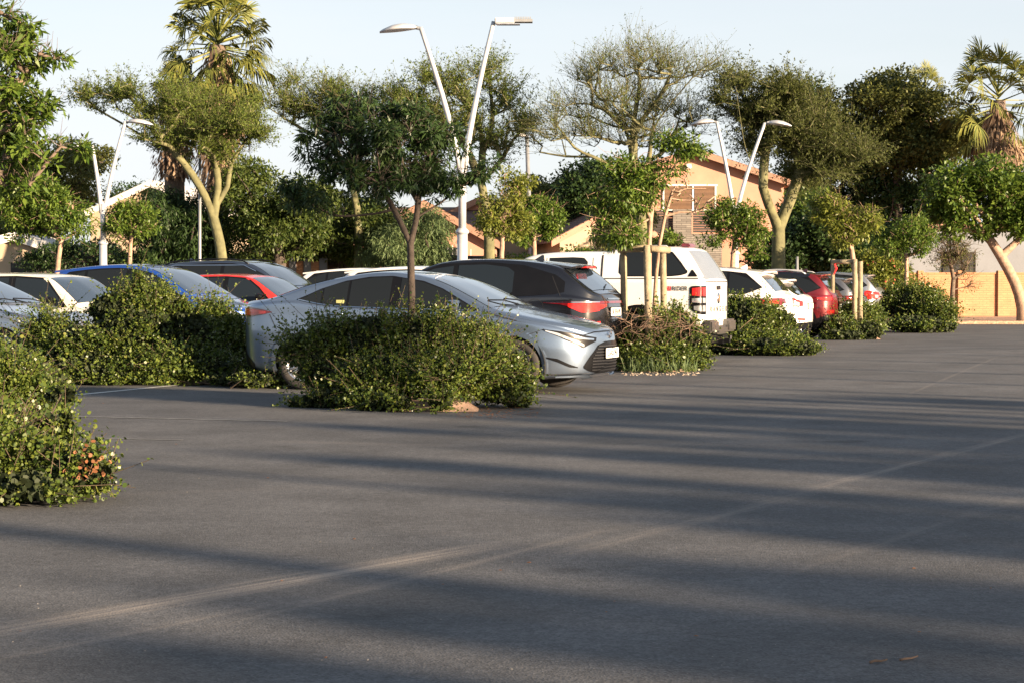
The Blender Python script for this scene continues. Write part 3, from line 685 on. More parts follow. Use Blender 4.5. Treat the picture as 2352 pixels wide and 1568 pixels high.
for i in range(9):
    z = .27 + i * .034; hw_ = .46 - max(0, z - .4) * .7; c.end('grille_bar', [(-hw_, z, z + .01), (0, z, z + .01), (hw_, z, z + .01)], mg, off=.018, n=16, m=2)
c.end('bumper_lip', [(-.75, .19, .205), (-.4, .2, .225), (0, .2, .225), (.4, .2, .225), (.75, .19, .205)], M['p_sedan'], off=.035, n=20, m=3)
c.side('bumper_duct', [(.22, .30, .31), (.3, .31, .345), (.42, .37, .41), (.55, .42, .43)], M['black'], .006, step=.015)
c.side('bumper_duct', [(.12, .235, .24), (.25, .225, .24), (.55, .215, .235)], M['chrome'], .008, step=.02, m=3)
c.plate(0, .46, 'front', 'CAA 51947')
q = MB(); xe = c.L / 2 + .0
for aa, bb, o3 in ((.065, .045, 0), (.03, .04, 0), (.05, .018, .012)):
    q.tube([(xe - .012, aa * math.cos(t_), .665 + o3 + bb * math.sin(t_)) for t_ in np.linspace(0, 2 * math.pi, 17)], .006, 5, cap=False)
q.build('badge', M['chrome'], c.root)
c.side('taillight', [(4.02, .925, .93), (4.15, .895, .96), (4.35, .87, .985), (4.5, .87, 1.0), (4.57, .875, .995)], M['dark_red'], .007, step=.02)
c.side('taillight_lens', [(4.1, .912, .935), (4.25, .892, .955), (4.4, .888, .965), (4.52, .89, .965)], M['red_lamp'], .012, step=.02)
c.end('taillight', [(-.72, .88, .98), (-.4, .9, .97)], M['red_lamp'], 'rear'); c.end('taillight', [(.4, .9, .97), (.72, .88, .98)], M['red_lamp'], 'rear')
c.side('rear_bumper_trim', [(4.3, .22, .3), (4.45, .26, .42), (4.57, .32, .5)], M['black'], .006)
c.wiper((1.2, .1), (1.35, -.55)); c.wiper((1.2, .6), (1.35, 0))
q = MB(); yb = sh.side_y(3.1, 1.06); q.box((c.L / 2 - 3.18, -yb - .016, 1.02), (c.L / 2 - 3.08, -yb - .006, 1.075)); q.build('window_sticker', mat('yellow green sticker', (.5, .5, .2), .6), c.root)

# --- black coupe like crossover, tail towards the lane
top = [(0, .75), (.03, .85), (.2, .95), (.8, 1.05), (1.15, 1.1), (1.7, 1.42), (2.05, 1.58), (2.4, 1.64), (2.9, 1.655), (3.4, 1.635), (3.8, 1.59), (4.02, 1.545), (4.12, 1.49), (4.35, 1.31), (4.48, 1.2), (4.54, 1.16), (4.61, 1.13), (4.64, 1.05), (4.66, .8), (4.68, .6)]
bot = [(0, .5), (.05, .35), (.2, .24), (4.2, .24), (4.5, .33), (4.66, .45), (4.68, .5)]
belt = [(0, .7), (.5, .92), (1.2, 1.03), (3.0, 1.07), (3.6, 1.11), (4.2, 1.12), (4.68, 1.02)]
sh = Shell(4.68, 1.84, top, bot, belt, cf=.8, nf=2.5, crr=.6, nr=2.8, tumble=.36)
c = Car('crossover_car', 'glossy black crossover with a full width rear light bar, tail towards the lane', sh, M['p_black'], tail=1416, D=28.8, wheels=(.95, 3.68), wr=.36, cladding=True)
c.side('side_window', [(1.42, 1.06, 1.07), (1.8, 1.065, 1.38), (2.1, 1.07, 1.49), (2.4, 1.075, 1.53)], M['glass_clear'])
c.side('side_window', [(2.48, 1.08, 1.54), (2.9, 1.085, 1.55), (3.25, 1.1, 1.51), (3.36, 1.15, 1.44)], M['glass_clear'])
c.side('window_surround', [(1.35, 1.05, 1.055), (1.8, 1.05, 1.42), (2.2, 1.055, 1.56), (2.9, 1.07, 1.59), (3.5, 1.09, 1.54), (4.0, 1.12, 1.40), (4.15, 1.15, 1.3)], M['black'], .003)
c.side('window_trim', [(1.4, 1.04, 1.052), (2.5, 1.058, 1.07), (3.4, 1.085, 1.098)], M['black'], .008, m=3)
c.side('taillight', [(3.85, .995, .999), (4.1, .975, 1.01), (4.3, .93, 1.015), (4.45, .87, 1.015), (4.6, .88, 1.015)], M['dark_red'], .007, step=.02)
c.side('taillight_lens', [(4.22, .94, .985), (4.4, .86, .99), (4.5, .86, .99), (4.6, .88, .99)], M['red_lamp'], .012, step=.02, m=6)
c.side('light_bar', [(3.9, 1.0, 1.006), (4.2, .998, 1.01), (4.6, 1.0, 1.014)], M['chrome'], .016, m=3, step=.02)
c.end('light_bar', [(-.82, .985, 1.015), (-.4, .985, 1.02), (0, .985, 1.02), (.4, .985, 1.02), (.82, .985, 1.015)], M['dark_red'], 'rear', .008, 24)
c.end('taillight_lens', [(-.85, .86, .975), (-.6, .9, .975), (-.4, .95, .975)], M['red_lamp'], 'rear', .01, 14); c.end('taillight_lens', [(.4, .95, .975), (.6, .9, .975), (.85, .86, .975)], M['red_lamp'], 'rear', .01, 14)
c.screen('rear_window', 4.1, 4.5, inset=.1); c.screen('windscreen', 1.3, 2.1)
c.spoiler(3.8, 4.27, 1.545, 1.25); c.fin(3.5)
q = MB(); q.box((c.L / 2 - 4.29, -.22, 1.5), (c.L / 2 - 4.2, .22, 1.525)); q.build('brake_light', M['red_lamp'], c.root)
c.plate(0, .86, 'rear', 'BIG BEN-WP')
c.end('bumper_trim', [(-.8, .34, .58), (0, .34, .6), (.8, .34, .58)], M['black'], 'rear', .01, 20); c.end('reflector', [(-.72, .6, .63), (-.5, .61, .64)], M['red_lamp'], 'rear', .016)
c.end('skid_plate', [(-.5, .36, .42), (.5, .36, .42)], M['galv'], 'rear', .02); c.end('badge', [(-.3, 1.04, 1.06), (.3, 1.04, 1.06)], M['chrome'], 'rear', .008)
q = MB(); xx = sh.end_x(.62, .72, 'rear'); q.box((c.L / 2 - xx - .012, .57, .68), (c.L / 2 - xx + .03, .65, .73)); q.build('tow_cover', M['redink'], c.root)
c.wiper((4.5, 0), (4.42, -.35)); c.line([(3.42, 1.05), (3.5, .85), (3.3, .6)]); c.line([(2.44, 1.05), (2.44, .35)]); c.line([(3.95, 1.38), (4.12, 1.05)]); c.handle(3.2, .98); c.mirror(1.6, 1.1)
c.line([(3.72 + .13 * math.cos(a_), .93 + .12 * math.sin(a_)) for a_ in np.linspace(0, 6.28, 24)], .006)
c.side('sill_cladding', [(1.4, .24, .38), (3.2, .24, .38)], M['black'], .01)

# --- white pickup with a hard canopy
top = [(0, .8), (.03, 1.0), (.15, 1.08), (.9, 1.17), (1.35, 1.22), (1.85, 1.56), (2.15, 1.74), (2.5, 1.805), (3.0, 1.82), (3.45, 1.82), (3.6, 1.81), (3.68, 1.86), (3.9, 1.89), (4.5, 1.895), (4.84, 1.885), (4.93, 1.84), (5.06, 1.66), (5.18, 1.47), (5.25, 1.36), (5.275, 1.32), (5.282, 1.1), (5.285, .6)]
bot = [(0, .5), (.05, .42), (.2, .35), (1, .32), (3.6, .34), (4.6, .5), (5.27, .56), (5.285, .6)]
belt = [(0, .8), (.5, 1.05), (1.3, 1.24), (3.0, 1.33), (5.285, 1.33)]
sh = Shell(5.285, 1.86, top, bot, belt, cf=.6, nf=2.8, crr=.16, nr=3.5, tumble=.24, roofr=.09, shoulder=.02)
c = Car('pickup_truck', 'white double cab pickup with a white hard canopy over its load bed', sh, M['p_white'], tail=1650, D=32.6, wheels=(.95, 4.17), wr=.39, arch=.09, cladding=True, cat='pickup')
c.side('side_window', [(1.78, 1.30, 1.31), (2.05, 1.32, 1.5), (2.3, 1.35, 1.64), (2.5, 1.37, 1.68)], M['glass'])
c.side('side_window', [(2.6, 1.38, 1.7), (3.0, 1.39, 1.71), (3.2, 1.4, 1.7), (3.27, 1.45, 1.63)], M['glass'])
c.side('side_window', [(3.84, 1.46, 1.72), (3.88, 1.42, 1.79), (3.96, 1.405, 1.82), (4.5, 1.405, 1.82), (4.68, 1.41, 1.77), (4.82, 1.42, 1.62), (4.92, 1.44, 1.5), (4.95, 1.455, 1.47)], M['glass'], step=.02)
c.side('window_surround', [(3.81, 1.45, 1.74), (3.86, 1.4, 1.81), (3.95, 1.388, 1.838), (4.52, 1.388, 1.838), (4.71, 1.39, 1.785), (4.86, 1.405, 1.62), (4.95, 1.43, 1.5), (4.975, 1.45, 1.48)], M['black'], .003, step=.02)
c.side('canopy_vent', [(4.99, 1.385, 1.4), (5.05, 1.385, 1.5), (5.07, 1.385, 1.49), (5.14, 1.385, 1.4)], M['black'], .006, step=.01)
c.line([(3.52, 1.78), (3.52, 1.3), (3.52, .5)], .03); c.line([(3.56, 1.355), (5.2, 1.355)], .016); c.line([(2.55, 1.7), (2.55, .5)]); c.line([(3.36, 1.7), (3.36, 1.2), (3.4, .9), (3.3, .6)]); c.line([(1.7, 1.15), (1.62, .5)])
c.side('taillight', [(5.03, .88, 1.2), (5.06, .85, 1.23), (5.12, .8, 1.235), (5.23, .77, 1.235)], M['black'], .008, step=.01); 
c.side('taillight_lens', [(5.07, 1.08, 1.2), (5.21, 1.07, 1.21)], M['red_lamp'], .014, step=.01); c.side('taillight_lens', [(5.07, .97, 1.03), (5.21, .96, 1.04)], M['clear_lamp'], .014, step=.01); c.side('taillight_lens', [(5.1, .85, .91), (5.21, .82, .92)], M['clear_lamp'], .014, step=.01)
for sg in (-1, 1):
    y0_, y1_ = (.76, .885) if sg > 0 else (-.885, -.76)
    c.end('taillight', [(y0_, .77, 1.235), (y1_, .77, 1.235)], M['black'], 'rear', .008); a_, b_ = (.79, .875) if sg > 0 else (-.875, -.79)
    c.end('taillight_lens', [(a_, 1.07, 1.21), (b_, 1.07, 1.21)], M['red_lamp'], 'rear', .014); c.end('taillight_lens', [(a_, .96, 1.04), (b_, .96, 1.04)], M['clear_lamp'], 'rear', .014); c.end('taillight_lens', [(a_, .82, .92), (b_, .82, .92)], M['clear_lamp'], 'rear', .014)
gl = M['canopy_glass'] = mat('grey tinted canopy glass', (.17, .18, .19), .22, .0, .6, .06)
c.screen('rear_window', 4.94, 5.25, gl, inset=.03)
c.end('tailgate_gap', [(-.75, 1.3, 1.315), (.75, 1.3, 1.315)], M['seam'], 'rear', .01); c.end('tailgate_gap', [(-.76, .7, 1.3), (-.75, .7, 1.3)], M['seam'], 'rear', .01, n=3); c.end('tailgate_gap', [(.75, .7, 1.3), (.76, .7, 1.3)], M['seam'], 'rear', .01, n=3)
c.end('tailgate_handle', [(-.12, 1.17, 1.24), (.12, 1.17, 1.24)], M['black'], 'rear', .02); 
q = MB(); q.lathe([(.001, 0), (.06, .004), (.085, .0), (.09, -.01)], 24, 'y'); o = q.build('badge', M['chrome'], c.root, True); o.rotation_euler = (0, 0, R(90)); o.location = (-c.L / 2 - .012, 0, 1.03)
for i, ch in enumerate('RANGER'):
    me = text_mesh(ch, .13, .002, .9, .01); me.materials.append(M['ink']); t = bpy.data.objects.new('lettering', me); link(t, c.root)
    t.matrix_local = Matrix.Translation((-c.L / 2 - .008, .53 - i * .212, .85)) @ Matrix.Rotation(R(-90), 4, 'Z') @ Matrix.Rotation(R(90), 4, 'X')
c.side_text('RIDER', 4.86, 1.19, .095, M['ink'], sg=1, squeeze=1.05); c.side_text('HI', 4.65, 1.19, .11, M['redink'], sg=1, squeeze=1.25)
q = MB(); q.box((-c.L / 2 - .1, -.88, .47), (-c.L / 2 + .05, -.35, .68)); q.box((-c.L / 2 - .1, .35, .47), (-c.L / 2 + .05, .88, .68)); q.box((-c.L / 2 - .09, -.35, .44), (-c.L / 2 + .05, .35, .58)); q.build('rear_bumper', mat('dull chrome', (.16, .155, .15), .3, .8), c.root, bevel=.03)
q = MB(); q.box((-c.L / 2 - .1, -.1, .28), (-c.L / 2 + .2, .1, .42)); q.box((-c.L / 2 - .2, -.05, .3), (-c.L / 2 + .1, .05, .37)); q.tube([(-c.L / 2 - .2, 0, .36), (-c.L / 2 - .2, 0, .42)], .03, 10); q.box((-c.L / 2 - .02, -.6, .3), (-c.L / 2 + .08, .6, .42)); q.build('tow_bar', M['black'], c.root)
q = MB(); q.box((-c.L / 2 + .44, -.2, 1.87), (-c.L / 2 + .6, .2, 1.94)); q.build('brake_light', M['dark_red'], c.root, bevel=.02); c.rail(3.85, 4.65, M['galv'], .05)
c.handle(2.45, 1.2); c.handle(3.3, 1.22); c.mirror(1.98, 1.36); c.screen('windscreen', 1.42, 2.2)
for sg in (-1, 1): MB().box((c.L / 2 - 4.9, min(sg * .9, sg * .66), .3), (c.L / 2 - 4.87, max(sg * .9, sg * .66), .62)).build('mud_flap', M['black'], c.root)

def suv(name, label, pm, L=4.45, W=1.82, H=1.62, nose=None, tail=None, D=40, bl=1.03, rear_rake=.42, wr=.35, roofm=None, lamp='thin', cladding=True, rail=False, fin=True, hood=1.02, cowl=1.15, group='cars parked in the bays', cat='car', winm=None, spoil=True, wheels=None, tumble=.36, cut=None):
    rr = rear_rake
    top = [(0, hood - .32), (.03, hood - .2), (.15, hood - .12), (.7, hood - .02), (cowl, hood + .05), (cowl + .5, H - .27), (cowl + .85, H - .09), (cowl + 1.2, H - .015), (cowl + 1.6, H), (L - rr - .6, H - .03), (L - rr - .1, H - .09), (L - rr, H - .15), (L - rr * .55, H - .36), (L - .12, bl + .05), (L - .05, bl), (L - .012, bl - .12), (L, bl - .4)]
    bot = [(0, .5), (.05, .34), (.2, .23), (L - .6, .24), (L - .2, .32), (L - .03, .42), (L, .52)]
    belt = [(0, hood - .36), (.4, hood - .12), (cowl, bl - .06), (L * .6, bl - .02), (L - .7, bl + .03), (L, bl - .05)]
    sh = Shell(L, W, top, bot, belt, cf=.75, nf=2.5, crr=.5, nr=2.7, tumble=tumble)
    wh = wheels or (.88, L - .86)
    c = Car(name, label, sh, pm, nose, tail, D, wheels=wh, wr=wr, cladding=cladding, group=group, cat=cat)
    g = winm or M['glass']
    xA = cowl + .25; xB = (xA + L) / 2 - .35; xC = L - rr - .62; xD = L - rr - .05
    def zt(x, d=.1): return interp(sh.top, x) - d
    def zb(x): return interp(sh.belt, x) + .02
    c.side('side_window', [(xA, zb(xA), zb(xA) + .01)] + [(x, zb(x), zt(x)) for x in np.linspace(xA + .35, xB - .04, 4)], g)
    c.side('side_window', [(x, zb(x), zt(x)) for x in np.linspace(xB + .04, xC, 4)], g)
    c.side('side_window', [(xC + .05, zb(xC), zt(xC)), (xD - .15, zb(xD) + .02, zt(xD, .13)), (xD + .1, zb(xD) + .14, zt(xD + .1, .2))], g)
    c.side('window_surround', [(xA - .07, zb(xA) - .01, zb(xA))] + [(x, zb(x) - .012, zt(x, .075)) for x in np.linspace(xA + .3, xD - .2, 7)] + [(xD + .13, zb(xD) + .12, zt(xD + .13, .18))], M['black'], .003)
    c.screen('windscreen', cowl + .1, cowl + .92); c.screen('rear_window', L - rr + .03, L - .15, inset=.06)
    c.line([(xB, bl - .05), (xB, .4)]); c.line([(xC + .05, bl), (xC + .02, .8), (xC - .15, .6)]); c.line([(xA - .1, bl - .1), (xA - .12, .4)])
    c.handle(xB - .22, bl - .13); c.handle(xC - .15, bl - .11); c.mirror(xA + .2, bl + .05)
    c.side('sill_cladding', [(wh[0] + .45, .24, .37), (wh[1] - .45, .24, .37)], M['black'] if cladding else pm, .008)
    if spoil: c.spoiler(L - rr - .25, L - rr + .14, H - .1, sh.sec(L - rr - .1)[36, 0] * 1.9)
    if fin: c.fin(L - rr - .45)
    if rail: c.rail(cowl + .95, L - rr - .2)
    c.side('headlight', [(.16, hood - .3, hood - .25), (.3, hood - .3, hood - .17), (.6, hood - .2, hood - .12), (.75, hood - .14, hood - .12)], M['clear_lamp'], .008, step=.02)
    c.end('grille', [(-.5, .5, hood - .35), (.5, .5, hood - .35)], M['black'], off=.008); c.plate(0, .45, 'front')
    if cladding: c.end('bumper_trim', [(-.8, .34, .56), (0, .33, .58), (.8, .34, .56)], M['black'], 'rear', .008, 18); c.side('bumper_trim', [(L - .42, .25, .46), (L - .2, .33, .55), (L - .05, .4, .56)], M['black'], .008)
    c.bl, c.H = bl, H; c.wiper((L - .17, 0), (L - .22, -.3))
    return c
def tail_lamp_wide(c, L, z0, z1, fwd=.45, dark=True, inner=.35):
    c.side('taillight', [(L - fwd, (z0 + z1) / 2, (z0 + z1) / 2 + .02), (L - fwd * .6, z0 + .01, z1), (L - .1, z0, z1 + .01), (L - .05, z0, z1 + .01)], M['dark_red'] if dark else M['red_lamp'], .008, step=.02)
    c.side('taillight_lens', [(L - fwd * .8, (z0 + z1) / 2 - .01, (z0 + z1) / 2 + .015), (L - fwd * .5, z0 + .03, z1 - .04), (L - .1, z0 + .03, z1 - .03)], M['red_lamp'], .014, step=.02)
    for sg in (-1, 1):
        r = [(.86 * sg, z0, z1), (inner * sg, z0 + .04, z1)]; r.sort(); c.end('taillight', r, M['dark_red'] if dark else M['red_lamp'], 'rear', .008)
# white crossover with wide lamps
c = suv('crossover_car', 'white crossover with shark fin aerial and wide dark red lamps beside the pickup', M['p_white'], 4.45, 1.84, 1.62, tail=1815, D=37.8, bl=1.05, rear_rake=.45)
tail_lamp_wide(c, c.L, .86, .99, .62); c.end('reflector', [(.5, .46, .5), (.75, .47, .51)], M['red_lamp'], 'rear', .02); c.end('badge', [(-.05, .95, 1.0), (.05, .95, 1.0)], M['chrome'], 'rear')
# white hatchback with tall red lamps
c = suv('hatchback_car', 'small white hatchback with tall bright red tail lamps left of the red car', M['p_white'], 3.97, 1.72, 1.47, tail=1862, D=42, bl=.98, rear_rake=.5, wr=.31, cladding=False, fin=False, hood=.95, cowl=1.0)
c.side('taillight', [(3.97 - .62, 1.1, 1.12), (3.97 - .5, .95, 1.13), (3.97 - .3, .82, 1.04), (3.97 - .12, .78, .9)], M['red_lamp'], .01, step=.015); c.side('taillight_lens', [(3.97 - .3, .84, .93), (3.97 - .12, .80, .88)], M['clear_lamp'], .015, step=.015)
for sg in (-1, 1):
    r = [(.82 * sg, .78, .96), (.55 * sg, .8, .9)]; r.sort(); c.end('taillight', r, M['red_lamp'], 'rear', .009)
c.plate(0, .80, 'rear'); c.end('bumper_trim', [(-.7, .28, .45), (0, .27, .46), (.7, .28, .45)], M['black'], 'rear', .01); c.end('reflector', [(.45, .5, .54), (.7, .51, .55)], M['red_lamp'], 'rear', .014); c.end('reflector', [(-.7, .51, .55), (-.45, .5, .54)], M['red_lamp'], 'rear', .014)
# red SUV with black roof
c = suv('suv_car', 'metallic red compact SUV with a black roof and grey wheel arch trim', M['p_mred'], 4.0, 1.78, 1.6, tail=1931, D=45.8, bl=1.03, rear_rake=.4, wr=.36)
sh = c.sh; g_ = []
for x in np.linspace(1.9, 3.35, 20):
    e_ = sh.sec(x)[36, 0]; g_.append([c.tw(x, y, sh.top_z(x, y)) for y in np.linspace(-e_, e_, 9)])
c._grid('roof_panel', np.array(g_), M['p_black'], .006, flip=(0, 0, 1))
c.side('roof_panel', [(1.9, 1.38, 1.5), (2.2, 1.42, 1.55), (3.3, 1.42, 1.55), (3.4, 1.45, 1.5)], M['p_black'], .0045)
c.rail(2.1, 3.3, M['galv']); tail_lamp_wide(c, 4.0, .87, 1.0, .5, True, .45); c.plate(0, .74, 'rear'); c.end('skid_plate', [(-.6, .36, .5), (.6, .36, .5)], M['galv'], 'rear', .02); c.end('reflector', [(-.78, .6, .65), (-.6, .6, .65)], M['red_lamp'], 'rear', .015); c.end('reflector', [(.6, .6, .65), (.78, .6, .65)], M['red_lamp'], 'rear', .015); c.end('badge', [(-.06, .9, .96), (.06, .9, .96)], M['chrome'], 'rear')
# grey hatch and silver crossover
c = suv('hatchback_car', 'grey metallic hatchback half hidden by timber tree stakes beyond the red car', M['p_grey'], 4.0, 1.74, 1.52, tail=1982, D=51.5, bl=.98, wr=.31, cladding=False, hood=.95)
tail_lamp_wide(c, 4.0, .82, .96, .35, True, .5)
c = suv('crossover_car', 'silver crossover, farthest of the parked cars, before the bush by the brick wall', M['p_silver'], 4.25, 1.8, 1.64, tail=2030, D=57, bl=1.08, wr=.34, cladding=False, winm=M['glass'])
c.side('taillight', [(4.25 - .42, .95, 1.05), (4.25 - .35, .88, 1.07), (4.25 - .12, .83, 1.05)], M['red_lamp'], .01, step=.015)
for sg in (-1, 1):
    r = [(.88 * sg, .82, 1.05), (.55 * sg, .86, 1.02)]; r.sort(); c.end('taillight', r, M['red_lamp'], 'rear', .01); r = [(.75 * sg, .86, .96), (.6 * sg, .88, .95)]; r.sort(); c.end('taillight_lens', r, M['clear_lamp'], 'rear', .015)
c.end('reflector', [(-.78, .5, .55), (-.6, .5, .55)], M['red_lamp'], 'rear', .015); c.end('reflector', [(.6, .5, .55), (.78, .5, .55)], M['red_lamp'], 'rear', .015); c.plate(0, .5, 'rear')

# --- left row, noses towards the right
GL = 'cars parked in the bays'
top = [(0, .62), (.04, .72), (.2, .8), (.8, .9), (1.2, .97), (1.6, 1.16), (2.0, 1.33), (2.3, 1.42), (2.7, 1.45), (3.3, 1.4), (3.8, 1.2), (4.1, 1.08), (4.5, 1.04), (4.6, .9), (4.62, .7)]
sh = Shell(4.62, 1.76, top, [(0, .4), (.1, .22), (4.3, .22), (4.62, .42)], [(0, .6), (.5, .82), (1.2, .94), (3.5, 1.0), (4.62, .95)], tumble=.4)
c = Car('sedan_car', 'silver grey car at the left edge, its bonnet and wipers showing over the bushes', sh, M['p_silver'], nose=215, D=27.8, group=GL)
c.screen('windscreen', 1.24, 2.1); c.side('side_window', [(1.5, .98, .99), (1.9, .985, 1.22), (2.5, .99, 1.35)], M['glass']); c.side('side_window', [(2.6, 1.0, 1.36), (3.2, 1.02, 1.33), (3.6, 1.05, 1.15)], M['glass']); c.mirror(1.7, 1.0)
c.side('headlight', [(.2, .68, .7), (.4, .68, .78), (.8, .8, .83)], M['clear_lamp']); c.wiper((1.2, .1), (1.38, -.6)); c.wiper((1.2, .7), (1.36, .05)); c.screen('rear_window', 3.4, 4.0)
# old white hatchback, boxy
top = [(0, .6), (.03, .72), (.12, .82), (.5, .88), (.95, .93), (1.05, .96), (1.38, 1.22), (1.6, 1.37), (1.8, 1.42), (2.3, 1.45), (3.0, 1.44), (3.3, 1.40), (3.5, 1.2), (3.72, .95), (3.8, .85), (3.82, .6)]
sh = Shell(3.82, 1.62, top, [(0, .4), (.1, .25), (3.6, .25), (3.82, .42)], [(0, .6), (.3, .8), (1.0, .88), (3.82, .9)], cf=.35, nf=3.2, crr=.4, nr=3, tumble=.26, roofr=.045)
c = Car('hatchback_car', 'old boxy white hatchback with open looking side window at the far left', sh, M['p_white2'], nose=378, D=30, group=GL, wheels=(.78, 3.1), wr=.29)
c.screen('windscreen', 1.09, 1.64, M['screen'], inset=.06); c.side('side_window', [(1.32, .93, .95), (1.45, .93, 1.1), (1.68, .93, 1.33), (2.2, .93, 1.36)], M['glass_clear']); c.side('side_window', [(2.32, .93, 1.36), (3.0, .93, 1.35), (3.2, .95, 1.28)], M['glass_clear']); c.line([(2.26, 1.37), (2.26, .3)], .012)
c.side('window_surround', [(1.24, .91, .92), (1.45, .91, 1.14), (1.66, .91, 1.36), (2.2, .91, 1.39), (3.05, .91, 1.38), (3.25, .93, 1.3)], M['black'], .003); c.mirror(1.45, .98, M['black']); c.side('headlight', [(.08, .6, .75), (.2, .6, .75)], M['clear_lamp'])
# blue hatch, tall
c = suv('hatchback_car', 'bright blue tall hatchback with dark windows above the left bush', M['p_blue'], 4.05, 1.72, 1.62, nose=618, D=33, bl=1.02, wr=.31, cladding=False, hood=1.0, cowl=.98, fin=False, group=GL, rear_rake=.35)
# red hatch
top = [(0, .6), (.03, .72), (.15, .8), (.8, .9), (1.05, .95), (1.45, 1.2), (1.75, 1.39), (2.0, 1.445), (2.5, 1.47), (3.1, 1.45), (3.35, 1.38), (3.6, 1.1), (3.75, .95), (3.9, .9), (3.95, .6)]
sh = Shell(3.95, 1.66, top, [(0, .4), (.1, .25), (3.6, .25), (3.95, .42)], [(0, .6), (.3, .8), (1.0, .9), (3.95, .93)], cf=.5, nf=2.8, crr=.4, nr=3, tumble=.3, roofr=.05)
c = Car('hatchback_car', 'bright red hatchback with see through side windows between blue and grey cars', sh, M['p_red'], nose=815, D=36.2, group=GL, wheels=(.8, 3.2), wr=.3)
c.screen('windscreen', 1.1, 1.8); c.side('side_window', [(1.4, .95, .97), (1.6, .95, 1.17), (1.85, .95, 1.35), (2.25, .95, 1.385)], M['glass_clear']); c.side('side_window', [(2.35, .95, 1.385), (3.0, .96, 1.37), (3.2, 1.0, 1.28)], M['glass_clear']); c.side('window_surround', [(1.33, .94, .95), (1.6, .94, 1.21), (1.85, .94, 1.38), (2.3, .94, 1.41), (3.05, .95, 1.4), (3.27, 1.0, 1.3)], M['black'], .003); c.mirror(1.5, 1.0, M['black']); c.side('headlight', [(.1, .6, .75), (.4, .65, .77)], M['clear_lamp'])
# dark blue grey SUV with rails
c = suv('suv_car', 'dark blue grey SUV with black roof rails behind the red hatchback', M['p_navy'], 4.75, 1.88, 1.78, nose=828, D=40.3, bl=1.15, wr=.37, cladding=True, rail=True, fin=True, hood=1.1, cowl=1.25, group=GL)
c.side('window_trim', [(2.0, 1.52, 1.535), (2.3, 1.645, 1.66), (3.9, 1.645, 1.66), (4.2, 1.56, 1.575)], M['chrome'], .012, m=3)
c = suv('suv_car', 'white car with a low curved roof glimpsed left of the sedan roof', M['p_white'], 4.4, 1.8, 1.66, nose=1080, D=45.5, bl=1.05, wr=.34, cladding=False, fin=False, group=GL, rear_rake=.5)
c = suv('suv_car', 'white car whose roof shows just over the sedan roof beside the tree trunk', M['p_white'], 4.5, 1.82, 1.64, nose=1260, D=38.8, bl=1.05, wr=.34, cladding=False, fin=False, group=GL, rear_rake=.45)
# ------------------------------------------------------------------ plants
def unit(v): return v / (np.linalg.norm(v, axis=-1, keepdims=True) + 1e-9)
def rnd_dir(n, rng): return unit(rng.normal(size=(n, 3)))
def leaf_quads(pos, ax, up, ln, wd, fold=0.0, shape='rhomb'):
    """pos (n,3) base, ax direction, up approx normal -> verts, faces"""
    ax = unit(ax); sd = unit(np.cross(ax, up)); n = len(pos); ln = np.broadcast_to(ln, n)[:, None]; wd = np.broadcast_to(wd, n)[:, None]
    nm = np.cross(sd, ax)
    if shape == 'rhomb':
        V = np.stack([pos, pos + ax * ln * .45 + sd * wd * .5, pos + ax * ln - nm * ln * .12, pos + ax * ln * .45 - sd * wd * .5], 1); k = 4
    else:
        V = np.stack([pos, pos + ax * ln * .3 + sd * wd * .5 , pos + ax * ln * .75 + sd * wd * .4, pos + ax * ln, pos + ax * ln * .75 - sd * wd * .4, pos + ax * ln * .3 - sd * wd * .5], 1); k = 6
    F = np.arange(n * k).reshape(n, k); return V.reshape(-1, 3), F
def frusta(p0, p1, r0, r1, k=5):
    d = unit(p1 - p0); ref = np.where(np.abs(d[:, 2:3]) < .9, np.array([[0, 0, 1.]]), np.array([[1., 0, 0]])); u = unit(np.cross(d, ref)); v = np.cross(d, u)
    a = np.arange(k) * 2 * np.pi / k; ca = np.cos(a)[None, :, None]; sa = np.sin(a)[None, :, None]
    ring = u[:, None] * ca + v[:, None] * sa
    V = np.concatenate([p0[:, None] + ring * r0[:, None, None], p1[:, None] + ring * r1[:, None, None]], 1)
    n = len(p0); i = np.arange(k); j = (i + 1) % k; base = (np.arange(n) * 2 * k)[:, None, None]
    F = (np.stack([i, i + k, j + k, j], -1)[None] + base).reshape(-1, 4); return V.reshape(-1, 3), F
def limb_mesh(N, par, r, k=7):
    """one ring per node so that limbs bend smoothly; thin side shoots start with a ring of their own"""
    n = len(N); idx = np.arange(1, n); pp = par[1:]; e = unit(N[idx] - N[pp]); d = np.zeros((n, 3)); d[idx] = e; d[0] = e[0]
    big = np.zeros(n); nxt = np.full(n, -1)
    for i in range(1, n):
        if r[i] > big[par[i]]: big[par[i]] = r[i]; nxt[par[i]] = i
    has = nxt >= 0; d[has] = unit(d[has] + d[nxt[has]])
    ref = np.array([.22, .95, .12]); ref /= np.linalg.norm(ref)
    def ring(c, dd, rr):
        u = unit(np.cross(dd, ref)); v = np.cross(dd, u); a = np.arange(k) * 2 * np.pi / k
        return c[:, None] + (u[:, None] * np.cos(a)[None, :, None] + v[:, None] * np.sin(a)[None, :, None]) * rr[:, None, None]
    main = nxt[pp] == idx; R1 = ring(N[idx], d[idx], r[idx]); R0 = ring(N[pp], np.where(main[:, None], d[pp], e), np.where(main, r[pp], np.minimum(r[pp] * .9, r[idx] * 1.3)))
    V = np.concatenate([R0, R1], 1); i = np.arange(k); j = (i + 1) % k; base = (np.arange(n - 1) * 2 * k)[:, None, None]
    F = (np.stack([i, i + k, j + k, j], -1)[None] + base).reshape(-1, 4); return V.reshape(-1, 3), F
